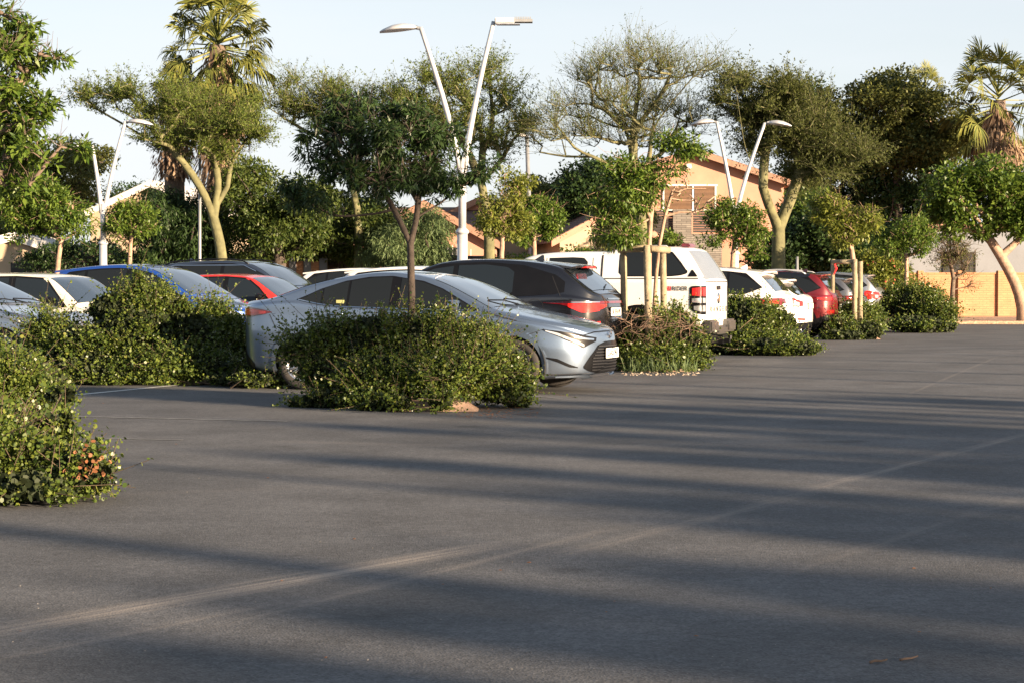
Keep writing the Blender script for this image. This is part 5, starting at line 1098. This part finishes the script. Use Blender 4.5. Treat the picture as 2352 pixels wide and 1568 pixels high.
thorn('tall thorn tree behind the double lamp post', 60, (1122, 640), ((1125, 560), (1120, 480)),
      [[(1120, 480), (1105, 420), (1108, 350), (1100, 280), (1070, 220), (1040, 180)], [(1112, 430), (1150, 370), (1180, 320), (1210, 290)], [(1108, 350), (1130, 290), (1128, 220), (1120, 160)], [(1105, 420), (1070, 340), (1030, 280), (960, 240), (900, 220)]],
      [(1100, 170, 55, 22), (1010, 200, 60, 22), (1160, 220, 50, 30), (1080, 250, 80, 26), (930, 235, 50, 22), (1190, 290, 45, 20), (1060, 300, 70, 20), (1140, 330, 50, 16), (980, 270, 50, 20), (1130, 150, 30, 12)], 62, 240, 3000, 46000, 'l_fever', .2, .65)
thorn('thorn tree with spiky top left of the near dark tree', 62, (822, 640), ((825, 560), (820, 480)),
      [[(820, 480), (800, 400), (760, 330), (710, 260), (680, 190), (678, 150)], [(800, 400), (820, 320), (850, 250), (890, 210)], [(760, 330), (700, 300), (650, 270), (620, 250)]],
      [(720, 250, 70, 26), (650, 240, 40, 24), (800, 235, 70, 20), (680, 180, 20, 25), (880, 225, 45, 20), (760, 290, 60, 18), (640, 200, 25, 15), (760, 210, 40, 14)], 63, 170, 2600, 26000, 'l_fever', .16, .65)
thorn('bare twigged thorn tree, tallest and nearly leafless, over the pickup', 58, (1478, 640), ((1475, 520), (1465, 440)),
      [[(1465, 440), (1450, 380), (1440, 310), (1400, 240), (1360, 170), (1330, 130)], [(1450, 380), (1455, 300), (1462, 240), (1470, 180), (1450, 110)], [(1465, 440), (1490, 370), (1500, 300), (1540, 240), (1590, 180), (1640, 130)], [(1465, 430), (1420, 390), (1360, 360), (1320, 340), (1280, 290), (1230, 240)], [(1440, 310), (1380, 280), (1310, 230), (1280, 180)], [(1500, 300), (1510, 230), (1540, 170), (1530, 110)], [(1490, 370), (1560, 330), (1620, 300), (1640, 260)], [(1360, 360), (1300, 360), (1240, 350)]],
      [(1460, 150, 90, 45), (1370, 170, 60, 30), (1560, 170, 70, 35), (1290, 250, 65, 30), (1400, 230, 60, 30), (1520, 240, 80, 30), (1250, 310, 45, 25), (1590, 270, 50, 30), (1400, 300, 70, 30), (1500, 320, 80, 26), (1340, 320, 50, 20), (1450, 260, 60, 30), (1640, 150, 20, 20)], 64, 420, 4300, 23000, 'l_fever', .2, .8, up=.3, ln=.07, wd=.028, rad=1.0)
thorn('dense low hanging thorn tree on a thick forked pale trunk over the white cars', 57, (1788, 650), ((1787, 580), (1788, 525)),
      [[(1788, 525), (1765, 470), (1745, 410), (1715, 350), (1700, 270), (1690, 200)], [(1788, 525), (1815, 460), (1835, 400), (1860, 340), (1900, 290)], [(1745, 410), (1760, 340), (1790, 270), (1800, 210)], [(1835, 400), (1880, 390), (1930, 370), (1970, 350)], [(1835, 400), (1825, 330), (1830, 250)]],
      [(1800, 290, 80, 50), (1880, 320, 80, 45), (1720, 260, 50, 35), (1690, 190, 55, 18), (1790, 210, 55, 20), (1940, 365, 45, 26), (1860, 400, 60, 22), (1740, 340, 35, 20), (1840, 240, 60, 26), (1990, 340, 25, 20), (1650, 220, 30, 20)], 65, 330, 5200, 110000, 'l_feverdark', .24, .7, up=.0, ln=.09, wd=.035)

# ---- background trees and hedges
def mass(label, D, lobs, lm, seed, nl, ln=.19, wd=.12, clump=.75, nt=110, name='dense_tree', bark='bark_dark', base=None, rm=.25, group='dense trees behind the parking lot', shape='rhomb', tw=0, droop=.1, trunk=None):
    x = base[0] if base else lobs[0][0]; y0 = max(l[1] for l in lobs)
    tk = TPc(x, 690, D, (x + 4, min(660, y0 + 30)), (x, min(640, y0))) if not trunk else TPc(x, 690, D, *trunk)
    tree(name, label, tk[0], tk, [LB(a, b_, D, rx, ry, max(2.0, rx / (FPX / D) * .7)) for a, b_, rx, ry in lobs], M[lm], M[bark], seed, nt=nt, leaves=int(nl * 1.7), ln=ln * .85, wd=wd * .85, clump=clump, rt=.012, rmax=rm, step=.7, shell=.45, group=group, twigs=tw, twl=.8, shape=shape, droop=droop)
mass('very dark evergreen behind the dense thorn tree', 90, [(1860, 280, 95, 80), (1950, 330, 80, 80), (1900, 420, 120, 90), (1980, 450, 90, 80), (1830, 480, 90, 80), (1870, 225, 50, 35), (1940, 540, 110, 60), (1850, 570, 90, 50)], 'l_big', 71, 30000, nt=260)
mass('big olive brown tree with a domed top right of the dark evergreen', 88, [(2060, 250, 85, 60), (2010, 220, 50, 45), (2130, 270, 70, 60), (2100, 340, 100, 60), (2190, 310, 70, 50), (2230, 290, 45, 35), (2060, 200, 60, 30), (2030, 330, 70, 60)], 'l_olive', 72, 26000, nt=230)
mass('dark ivy covered mass below the olive brown tree', 89, [(2110, 400, 70, 90), (2080, 480, 110, 70), (2040, 560, 110, 60), (2140, 540, 60, 50), (2020, 430, 60, 60)], 'l_big', 73, 22000, nt=200)
mass('dark bushes at the foot of the trees behind the white cars', 68, [(1840, 560, 60, 45), (1900, 590, 60, 45), (1960, 600, 60, 40), (1780, 600, 50, 30), (1880, 520, 50, 40), (2010, 560, 50, 50)], 'l_big', 74, 15000, ln=.2, wd=.11, clump=.6, nt=160, name='shrub')
mass('mid green tree peeping right of the thick forked thorn tree', 70, [(1860, 470, 40, 30), (1840, 490, 35, 25)], 'l_street', 75, 3500, ln=.2, wd=.1, clump=.5, nt=40)
mass('dark round tree left of the two storey house', 80, [(1360, 430, 60, 55), (1400, 460, 50, 60), (1340, 470, 45, 50), (1320, 440, 30, 30)], 'l_big', 76, 10000, nt=120)
mass('yellow green far hedge under the thin single street lamp', 100, [(1250, 440, 50, 30), (1290, 450, 40, 35), (1220, 460, 40, 30), (1320, 440, 25, 25)], 'l_olive', 77, 7000, nt=80, name='hedge')
mass('olive green bushy tree left of the staked tree', 60, [(1430, 520, 50, 45), (1400, 545, 30, 25), (1460, 480, 40, 40), (1390, 500, 25, 30)], 'l_olive', 78, 6500, ln=.14, wd=.05, clump=.4, nt=90)
mass('low green shrub on the stone ledge of the house', 70, [(1535, 552, 26, 10)], 'l_street', 79, 900, ln=.15, wd=.07, clump=.25, nt=20, name='shrub')
# left side
mass('leafy green tree right of the left palm', 60, [(640, 500, 80, 60), (580, 450, 55, 60), (700, 470, 60, 50), (600, 540, 70, 50), (560, 400, 30, 30), (680, 550, 60, 40)], 'l_mid', 80, 24000, ln=.17, wd=.07, clump=.5, nt=200)
mass('sunlit leafy tree behind the near dark trunk', 64, [(790, 500, 90, 50), (740, 540, 70, 50), (820, 560, 70, 45), (700, 520, 40, 60), (880, 500, 50, 40), (660, 590, 30, 15)], 'l_mid', 81, 22000, ln=.17, wd=.07, clump=.5, nt=190)
mass('light grey green willow like bush in front of the peach house', 62, [(930, 560, 60, 50), (980, 530, 35, 45), (890, 580, 40, 35), (1000, 580, 20, 25)], 'l_willow', 82, 11000, ln=.2, wd=.035, clump=.5, nt=110, droop=.8, name='shrub')
mass('dark weeping shrub beside the left fever coloured trunk', 60.5, [(400, 510, 65, 60), (430, 570, 70, 40), (360, 570, 50, 40), (460, 530, 45, 55), (370, 470, 35, 35)], 'l_big', 83, 17000, ln=.22, wd=.05, clump=.5, nt=150, droop=.9, name='shrub')
mass('tall grey green tree at the far left behind the street tree', 70, [(100, 430, 90, 60), (30, 400, 70, 80), (170, 400, 50, 60), (200, 350, 35, 45), (60, 520, 80, 40), (20, 330, 50, 50)], 'l_olive', 84, 20000, ln=.18, wd=.08, clump=.6, nt=180)
mass('row of low dark shrubs at the left behind the white hatchback', 60, [(210, 580, 50, 30), (150, 590, 50, 30), (270, 600, 40, 22), (90, 605, 40, 16), (330, 600, 40, 18)], 'l_big', 85, 8000, ln=.14, wd=.06, clump=.35, nt=100, name='shrub')
mass('hazy green treetop behind the white gable house', 110, [(260, 440, 30, 16), (300, 430, 20, 14), (180, 470, 60, 30), (60, 470, 60, 40)], 'l_big', 86, 5000, nt=60)
mass('low shrubs hiding the foot of the walls behind the middle cars', 64, [(560, 600, 40, 18), (860, 600, 60, 18), (940, 605, 50, 16), (1180, 600, 60, 8), (1330, 590, 50, 12)], 'l_street', 87, 7000, ln=.14, wd=.06, clump=.35, nt=100, name='shrub')
# tall trees beyond the right of the view that throw the long shadows over the lot
NUM = 'one two three four five six seven eight nine ten eleven twelve thirteen fourteen'.split()
def shade_tree(i, perps, L, base=4.0, n=9000):
    """perps: (offset across the sun direction, half width, how far over the lot the shadow reaches, top if given)"""
    u = np.array(SUN_AZ) / np.hypot(*SUN_AZ); v = np.array([-u[1], u[0]]); rng = np.random.default_rng(300 + i); lob = []; tn = math.tan(SUN_EL)
    for p, hw, f, *z in perps:
        a_r, a_l = -.428 * p, -1.3 * p
        for k in range(1 if hw < .3 else max(1, int(hw / .22))):
            pp = p + (rng.uniform(-1, 1) * hw * .8 if hw >= .3 else 0); ff = f * rng.uniform(.75, 1.15); top = z[0] if z else (L - (a_r + ff * (a_l - a_r))) * tn; lo = (L - a_r) * tn - 1.5 if not z else z[1]
            xy = u * (L + rng.uniform(-.4, .4)) + v * pp; lob.append((xy[0], xy[1], (top + lo) / 2, min(hw, .35), min(hw, .35), (top - lo) / 2))
    c = np.mean([l[:2] for l in lob], 0); tk = [Vector((c[0], c[1], 0)), Vector((c[0] + .1, c[1], base * .6)), Vector((c[0], c[1] + .2, base))]
    return tree('tall_tree', 'tall tree %s of the row outside the right edge, shading the lot' % NUM[i], tk[0], tk, lob, M['l_olive'], M['bark'], 200 + i, nt=90, leaves=n, ln=.17, wd=.11, clump=.24, rt=.012, rmax=.16, step=.4, shell=.1, group='tall trees off the right of the lot')
shade_tree(0, [(5.6, .35, .75), (6.2, .13, 1.5), (7.0, .4, .6), (7.6, .2, .3)], 33)
shade_tree(1, [(9.6, .35, .5), (10.3, .2, .75), (8.8, .15, .2)], 33)
shade_tree(2, [(12.0, .5, .55), (12.9, .2, .85), (11.3, .15, .35), (13.5, .12, 1.15)], 34)
shade_tree(3, [(16.0, .45, .45), (16.9, .2, .6), (15.2, .13, .9), (17.5, .1, .3)], 34)
shade_tree(4, [(14.3, 1.1, 1, 13.6, 11.0), (13.6, .6, 1, 13.2, 10.8), (15.4, .5, 1, 12.6, 10.4)], 40, 8.0, 12000)
shade_tree(5, [(3.6, .3, .8), (2.6, .25, .7), (4.6, .22, 1.15), (4.1, .12, 1.2)], 32)
shade_tree(6, [(14.6, .12, .6), (18.8, .15, .35), (19.5, .3, .2), (14.0, .1, .45)], 33)
u_ = np.array(SUN_AZ) / np.hypot(*SUN_AZ); v_ = np.array([-u_[1], u_[0]])  # unseen poles: some read from thin shadows, more added for extra shadow streaks
for i, (pp_, L_p, hh_) in enumerate(((20.7, 27, 8.0), (23.4, 30, 9), (26.2, 31, 9.0), (29.5, 33, 9.5), (33.0, 36, 10.5), (36.5, 36, 10.5), (18.2, 27, 7.6), (6.35, 33, 9.6), (9.2, 33, 8.6))):
    xy = u_ * L_p + v_ * pp_; pr = thing('shadow_pole', 'unseen steel pole %s off the right edge, there for its shadow line' % 'one two three four five six seven eight nine'.split()[i], 'light pole', (xy[0], xy[1], 0), 0, 'unseen poles off the right of the lot')
    q = MB(); q.tube([(0, 0, 0), (0, 0, 1.2), (0, 0, hh_)], [.11, .09, .07] if i != 7 else [.2, .17, .14], 10); q.tube([(0, 0, hh_), (.5, .2, hh_ + .15)], .04, 8); q.build('post', M['galv'], pr, True); q = MB(); q.box((.4, .05, hh_ + .1), (1.0, .35, hh_ + .2)); q.build('lamp_head', M['galv'], pr, bevel=.02)  # the thickest is added, sized for one broad shadow band

# ---- palms
def palm(label, x, y, D, R_px, skirt, n_fr=26, seed=1, trunk_r=.3, spread=(-.6, 1.0), dead=8):
    rng = np.random.default_rng(seed); c = np.array(P(x, y, D)); s_ = FPX / D; RR = R_px / s_; b = np.array([c[0], c[1], 0]); c = c - b
    root = thing('fan_palm', label, 'palm tree', tuple(b), 0, 'fan palms behind the lot')
    def fan(root_p, dr, pl, fl, n=30, droop=.25):
        V = []; F = []
        dr = unit(dr); hub = root_p + dr * pl + np.array([0, 0, -pl * droop * .5]); side = unit(np.cross(dr, [0, 0, 1.]) + 1e-4); nrm = np.cross(side, dr)
        tw_ = rng.normal() * .5; side = side * math.cos(tw_) + nrm * math.sin(tw_); nrm = np.cross(side, dr)
        for a in np.linspace(-1.75, 1.75, n):
            d = dr * math.cos(a) + side * math.sin(a); d = unit(d + nrm * .12 * rng.normal()); l = fl * (1 - .1 * abs(a)) * rng.uniform(.85, 1.05); wv = fl * .036; sd = np.cross(d, nrm)
            m1 = hub + d * l * .55; tip = hub + d * l + np.array([0, 0, -droop * l * rng.uniform(.5, 1.4)])
            i = len(V); V += [hub, m1 + sd * wv, m1 * .35 + tip * .65 + sd * wv * .5 + np.array([0, 0, droop * l * .12]), tip + np.array([0, 0, -droop * l * .35]), m1 * .35 + tip * .65 - sd * wv * .5 + np.array([0, 0, droop * l * .12]), m1 - sd * wv]; F.append((i, i + 1, i + 2, i + 3, i + 4, i + 5))
        return V, F, hub
    GV, GF, DV, DF, PV = [], [], [], [], MB()
    for k in range(n_fr):
        az = k * 2.4 + rng.normal() * .2; el = spread[0] + (spread[1] - spread[0]) * (k + .5) / n_fr + rng.normal() * .1; el = el * 1.2; dr = np.array([math.cos(az) * math.cos(el), math.sin(az) * math.cos(el), math.sin(el)])
        o = c + np.array([0, 0, -RR * .25 + .5 * RR * k / n_fr]); v, f, hub = fan(o, dr, RR * rng.uniform(.5, .72), RR * rng.uniform(.3, .42), droop=.42 - .3 * el); n0 = len(GV); GV += v; GF += [tuple(i + n0 for i in q_) for q_ in f]; PV.tube([o, hub], [.035, .02], 4, cap=False)
    yb = P(x, skirt[1], D).z; yt = c[2] - RR * .2; wd0, wd1 = skirt[2] / s_, skirt[3] / s_
    ND = 1500
    for k in range(ND):
        a = rng.random() * 6.28; t = rng.random() ** .8; z = yt + (yb - yt) * t; rr_ = (wd0 * (1 - t) + wd1 * t) * rng.uniform(.45, 1.2); rr_ *= (1 if t < .85 else .9); p = np.array([c[0] + math.cos(a) * rr_, c[1] + math.sin(a) * rr_, z + .3]); L = rng.uniform(.4, 1.2) * RR * .26
        d = unit(np.array([math.cos(a) * .35, math.sin(a) * .35, -1]) + rng.normal(size=3) * .12); sd = np.array([-math.sin(a), math.cos(a), 0]); wv = rng.uniform(.02, .05); i = len(DV)
        DV += [p, p + d * L * .3 + sd * wv * .8, p + d * L * .6 + sd * wv, p + d * L, p + d * L * .6 - sd * wv, p + d * L * .3 - sd * wv * .8]; DF.append(tuple(range(i, i + 6)))
    for k in range(dead):
        az = k * 2.4; el = -1.0 + .1 * rng.normal(); dr = np.array([math.cos(az) * math.cos(el), math.sin(az) * math.cos(el), math.sin(el)]); v, f, hub = fan(c + np.array([0, 0, -RR * .3]), dr, RR * .4, RR * .45, n=16, droop=.8); n0 = len(DV); DV += v; DF += [tuple(i + n0 for i in q_) for q_ in f]
    mesh_np('fronds', GV, np.array(GF), M['l_palm'], root); PV.build('frond_stalks', M['l_palm'], root); mesh_np('dead_skirt', DV, np.array(DF), M['l_palmdead'], root)
    q = MB(); q.tube([(c[0], c[1], 0), (c[0], c[1], yb * .5), (c[0], c[1], c[2])], [trunk_r * 1.15, trunk_r, trunk_r * .8], 12); q.build('trunk', M['bark'], root, True)
palm('tallest fan palm with its top cut by the upper frame edge', 500, 105, 62, 150, (0, 475, 30, 50), 84, 91, .33, (-.8, 1.2), 36)
palm('lower fan palm left of the tallest one, its crown behind the thorn tree', 400, 215, 63, 75, (0, 425, 34, 46), 30, 92, .35, (-.2, 1.1), 5)
palm('fan palm at the right edge with a thick tan skirt', 2292, 232, 84, 135, (0, 385, 20, 58), 40, 93, .4, (-.45, 1.05), 16)
palm('distant fan palm top peeping over the olive brown tree', 2125, 212, 96, 62, (0, 390, 22, 34), 16, 94, .35, (.0, 1.2), 3)
# a low belt of distant trees closing the horizon
rg_ = np.random.default_rng(404); n_ = 26000; xs_ = rg_.uniform(-75, 75, n_); h_ = 2.6 + .9 * np.sin(xs_ * .31) + .6 * np.sin(xs_ * .83 + 1) + .4 * np.sin(xs_ * 2.1); zz_ = h_ * rg_.random(n_) ** .7; pts = np.stack([xs_, 124 + rg_.normal(size=n_) * 1.5, zz_], 1)
V, F = leaf_quads(pts, rnd_dir(n_, rg_), rnd_dir(n_, rg_), .55, .4, shape='round'); tag(mesh_np('far_trees', V, F, M['l_big']), 'low belt of far trees along the horizon behind the houses', 'trees', None, 'stuff')
# ------------------------------------------------------------------ lamp posts, poles, stakes, kerbs, debris
def disc_head(parent, at, sgn, mt, L=1.0):
    """flat saucer shaped luminaire reaching sideways from 'at'"""
    V = []; F = []; n = 20; prof = [(0, .02), (.25, .085), (.55, .12), (.85, .07), (1.0, .015)]
    rows = 12; U = np.linspace(0, 1, rows)
    for u in U:
        hgt = np.interp(u, [0, .15, .4, .65, .9, 1], [.035, .075, .11, .1, .045, .008]); wd = np.interp(u, [0, .15, .4, .65, .9, 1], [.05, .16, .25, .24, .13, .02])
        for k in range(n):
            a = 2 * math.pi * k / n; y = wd * math.cos(a); z = hgt * max(math.sin(a), 0) + .03 * min(math.sin(a), 0); V.append((at[0] + sgn * (u * L + .06), at[1] + y, at[2] + z + .02 - .08 * u))
    for i in range(rows - 1):
        for k in range(n): F.append((i * n + k, i * n + (k + 1) % n, (i + 1) * n + (k + 1) % n, (i + 1) * n + k))
    F += [tuple(range(n)), tuple(range(rows * n - 1, (rows - 1) * n - 1, -1))]
    o = mesh_np('lamp_head', V, F, mt, parent, True)
    q = MB(); q.tube([at, (at[0] + sgn * .1, at[1], at[2] + .02)], .035, 8); q.build('head_bracket', M['pole'], o)
    return o
def vlamp(label, D, bx, jy, cy, lt, rt, led=False, hl=.95, thick=1.0):
    b = P(bx, 700, D); b.z = 0; root = thing('street_lamp', label, 'street lamp', b, 0, 'double armed pale street lamps'); J = P(bx, jy, D) - b; Cz = (P(bx, cy, D) - b).z
    q = MB(); r = .075 * thick; q.tube([(0, 0, 0), (0, 0, Cz)], r * 1.35, 14); q.tube([(0, 0, Cz - .02), (0, 0, Cz + .02), (0, 0, Cz + .05), (0, 0, Cz + .1)], [r * 1.35, r * 1.75, r * 1.7, r * 1.1], 14); q.tube([(0, 0, Cz + .1), (0, 0, J.z)], r, 14); q.tube([(0, 0, 0), (0, 0, .04)], .2, 12); q.build('post', M['galv'], root, True)
    for i, t in enumerate((lt, rt)):
        T = P(t[0], t[1], D) - b; sg = -1 if T.x < 0 else 1; A = Vector((sg * .045, 0, J.z - .25)); pts = []
        for f in np.linspace(0, 1, 12):
            x = A.x + (T.x - A.x) * (f ** 1.25); z = A.z + (T.z - A.z) * f; pts.append((x, 0, z))
        q = MB(); q.tube(pts, [r * (.8 - .25 * f) for f in np.linspace(0, 1, 12)], 12); q.build('arm', M['galv'], root, True)
        if led and i == 1:
            q = MB(); x0 = T.x; z0 = T.z
            q.box((x0 + .02, -.13, z0 - .05), (x0 + .4, .13, z0 + .06)); h = q.build('lamp_head', M['galv'], root, bevel=.015)
            q = MB()
            for k in range(10): q.box((x0 + .4 + k * .032, -.12, z0 + .03), (x0 + .418 + k * .032, .12, z0 + .075))
            q.box((x0 + .38, -.12, z0 - .02), (x0 + .74, .12, z0 + .032)); q.build('cooling_fins', M['pole'], h); MB().box((x0 + .06, -.1, z0 - .065), (x0 + .5, .1, z0 - .051)).build('lens', M['clear_lamp'], h)
        else: disc_head(root, (T.x, 0, T.z - .02), sg, M['galv'], hl)
    return root
vlamp('tall double street lamp with one saucer head and one boxy LED head', 37.5, 1062, 362, 537, (966, 64), (1134, 50), True, .72)
vlamp('double street lamp with two saucer heads in front of the peach house', 53, 1688, 472, 585, (1646, 280), (1757, 283), False, .66)
vlamp('double street lamp on the left, one head lost in the leaves', 52, 238, 468, 562, (212, 335), (288, 280), False, .68)
def pole(name, label, x, D, y_top, r, cat, head=False, lean=0, m='pole'):
    b = P(x, 700, D); b.z = 0; T = P(x + lean, y_top, D) - b; root = thing(name, label, cat, b); q = MB(); q.tube([(0, 0, 0), (0, 0, 1), T], [r * 1.1, r, r * .8], 10); q.build('post', M[m], root, True)
    if head:
        q = MB(); q.lathe([(.001, .12), (.12, .1), (.2, .03), (.2, -.03), (.001, -.05)], 16, 'z', (T.x - .25, 0, T.z)); q.tube([T, (T.x - .2, 0, T.z + .02)], .03, 6); q.build('lamp_head', M['white_trim'], root, True)
pole('street_lamp', 'thin dark single street lamp over the low roofs in the middle distance', 1222, 78, 312, .1, 'street lamp', True, -12)
pole('thin_pole', 'slim plain grey pole left of the yellow thorn trunk', 459, 57, 356, .05, 'pole')
pole('short_pole', 'short dark pole in the shade behind the white crossover', 1831, 66, 590, .06, 'pole')
# timber tree frames
def stake(parent, p, h, r, name='stake', lean=(0, 0)):
    q = MB(); q.tube([p, (p[0] + lean[0] * .5, p[1] + lean[1], p[2] + h * .5), (p[0] + lean[0], p[1] + lean[1], p[2] + h)], [r * 1.05, r, r * .95], 12); q.tube([(p[0] + lean[0], p[1] + lean[1], p[2] + h), (p[0] + lean[0], p[1] + lean[1], p[2] + h + .012)], [r * .95, r * .8], 12); return q.build(name, M['timber'], parent, True)
b = P(1486, 700, 28.9); b.z = 0; fr = thing('tree_frame', 'square timber tree frame with thick round stakes beside the pickup', 'tree stakes', b)
def fx(x, D): return (P(x, 700, D).x - b.x, D - b.y, 0)
HT = P(0, 563, 28.9).z
for x, D, h, r, ln_ in ((1436, 29.3, HT, .052, (-.03, 0)), (1493, 28.95, HT - .02, .056, (-.05, 0)), (1527, 29.3, HT - .05, .05, (-.03, 0))): stake(fr, fx(x, D), h, r, lean=ln_)
a1 = Vector(fx(1430, 29.3)); a1.z = HT - .06; a2 = Vector(fx(1490, 29.05)); a2.z = HT - .05; a3 = Vector(fx(1527, 29.3)); a3.z = HT - .07
q = MB(); q.tube([a1 - Vector((.06, 0, 0)), a2], .052, 10); q.build('cross_rail', M['timber'], fr, True); q = MB(); q.tube([a2 + Vector((.03, .06, .0)), a3 + Vector((.06, 0, 0))], .052, 10); q.build('cross_rail', M['timber'], fr, True)
b = P(1965, 700, 45.3); b.z = 0; fr2 = thing('tree_frame', 'timber tree stakes with one cross rail and a red tie near the silver crossover', 'tree stakes', b)
HT = P(0, 597, 45.3).z
for x, h, r in ((1918, HT, .055), (1963, HT, .058), (1976, HT - .05, .055)):
    xx = P(x, 700, 45.3).x - b.x; stake(fr2, (xx, .3 if x == 1918 else 0, 0), h, r)
xa = P(1914, 700, 45.3).x - b.x; xb = P(1966, 700, 45.3).x - b.x; q = MB(); q.tube([(xa, .3, HT - .05), (xb, .02, HT - .05)], .055, 10); q.build('cross_rail', M['timber'], fr2, True)
xx = P(1918, 700, 45.3).x - b.x; q = MB(); q.tube([(xx + .02, .22, HT - .1), (xx + .06, .2, HT - .2), (xx, .22, HT - .35)], [.02, .03, .01], 6); q.build('tie', M['redink'], fr2)
# concrete kerbs of the planting islands
M['kerb'] = mat('pinkish concrete', (.3, .2, .145), .9, var=.3, scale=8, bump=.3, bscale=30)
def kerb(label, x0, x1, y, w_=.22, h=.13, rz=0):
    a = G(x0, y); c = G(x1, y); m = (a + c) / 2; root = (c - a).length / 2; q = MB(); s_ = .16
    V = [(-root, 0, -.02), (root, 0, -.02), (root - s_, .05, h), (-root + s_, .05, h), (-root, w_, -.02), (root, w_, -.02), (root - s_, w_, h), (-root + s_, w_, h)]
    q.add(V, [(0, 1, 2, 3), (3, 2, 6, 7), (1, 5, 6, 2), (0, 3, 7, 4), (4, 7, 6, 5)]); o = q.build('island_kerb', M['kerb'], bevel=.02); o.location = m; o.rotation_euler = (0, 0, R(rz)); return tag(o, label, 'kerb', 'sloped kerb ends of the planting islands')
kerb('pinkish sloped concrete kerb end peeking from under the big near bush', 880, 1105, 944, .5, .09)
kerb('crumbled kerb stones under the staked bush beside the pickup', 1470, 1585, 853, .4, .06)
kerb('small kerb end beside the timber stakes near the silver crossover', 1975, 2026, 779, .5, .1)
# rubble and pale litter at the staked bush
rng = np.random.default_rng(77)
def scatter(name, label, n, area, size, mt, flat=.4, seed=0, cat=None, kind='stuff'):
    r = np.random.default_rng(seed); V = []; F = []
    for i in range(n):
        x = r.uniform(area[0], area[1]); y = r.uniform(area[2], area[3]); g = G(x, y); s_ = size * r.uniform(.4, 1.3); a = r.random() * 6.28; k = len(V); ca, sa = math.cos(a) * s_, math.sin(a) * s_
        for px, py, pz in ((-1, -.6, 0), (1, -.5, 0), (.9, .7, 0), (-.8, .6, 0), (0, 0, 1)): V.append((g.x + px * ca - py * sa, g.y + px * sa + py * ca, .003 + pz * s_ * flat))
        F += [(k, k + 1, k + 4), (k + 1, k + 2, k + 4), (k + 2, k + 3, k + 4), (k + 3, k, k + 4)]
    o = mesh_np(name, V, F, mt); return tag(o, label, cat, None, kind)
scatter('rubble', 'pale crumbs and grit at the foot of the staked bush', 200, (1425, 1605, 843, 862), .022, mat('pale grit', (.34, .27, .2), .9, var=.4, scale=30), .7, 1, 'rubble')
scatter('fallen_leaves', 'small dry leaves scattered on the asphalt', 18, (0, 2352, 900, 1560), .009, M['l_bushdead'], .3, 2, 'leaves')
scatter('fallen_leaves', 'dry leaves and soil gathered at the big near bush kerb', 260, (1050, 1240, 935, 960), .011, M['l_bushdead'], .3, 3, 'leaves')
scatter('pebbles', 'tiny pale pebbles and grit over the asphalt', 150, (0, 2352, 880, 1568), .0028, mat('pale pebbles', (.3, .28, .25), .8), .7, 4, 'pebbles')
def twig(label, pts, r):
    q = MB(); o = G(*pts[0]); P_ = [G(*p) - o + Vector((0, 0, r + (.004 if i % 2 else 0))) for i, p in enumerate(pts)]; q.tube(P_, [r * f for f in np.linspace(1.1, .6, len(P_))], 6); t = q.build('twig', M['twig'], None, True); t.location = o; return tag(t, label, 'twig', 'twigs on the asphalt')
twig('left of two dry twigs lying on the asphalt at the bottom right', [(1998, 1523), (2010, 1522), (2024, 1520), (2038, 1519)], .005)
twig('right of two dry twigs lying on the asphalt at the bottom right', [(2066, 1517), (2080, 1517), (2094, 1513), (2108, 1511)], .0045)
g = G(1800, 1059); V, F = leaf_quads(np.array([[-.05, 0, .012]]), np.array([[1., .1, .05]]), np.array([[0, 0, 1.]]), .1, .02, shape='round'); lf = mesh_np('fallen_leaf', V, F, M['l_bushdead']); lf.location = g; tag(lf, 'single orange dry leaf lying alone on the asphalt at the right', 'leaf')
# dry twigs tangled on top of the staked bush + grass tufts
b = P(1510, 750, 28.75); n = 150
p0 = rng.normal(size=(n, 3)) * np.array([.38, .14, .1]); d = unit(rng.normal(size=(n, 3)) * np.array([1, .7, .5])); L = rng.uniform(.12, .4, n)[:, None]; pm = p0 + d * L * .5 + rng.normal(size=(n, 3)) * .02; p1 = pm + unit(d + rng.normal(size=(n, 3)) * .4) * L * .5
V1, F1 = frusta(p0, pm, np.full(n, .005), np.full(n, .004), 3); V2, F2 = frusta(pm, p1, np.full(n, .004), np.full(n, .002), 3); tg = mesh_np('twig_tangle', np.vstack([V1, V2]), np.vstack([F1, F2 + len(V1)]), M['twig']); tg.location = b; tag(tg, 'tangle of bare dry twigs resting on the staked bush', 'twigs', None, 'stuff')
n = 700; a = np.array([np.array(G(rng.uniform(1430, 1600), rng.uniform(845, 856))) for _ in range(n)]); dirs = unit(rng.normal(size=(n, 3)) * np.array([.5, .5, .1]) + np.array([0, 0, 1.2])); V, F = leaf_quads(a, dirs, rnd_dir(n, rng), rng.uniform(.1, .32, n), .012); tag(mesh_np('grass', V, F, M['l_willow']), 'pale weeds growing at the foot of the staked bush', 'weeds', None, 'stuff')
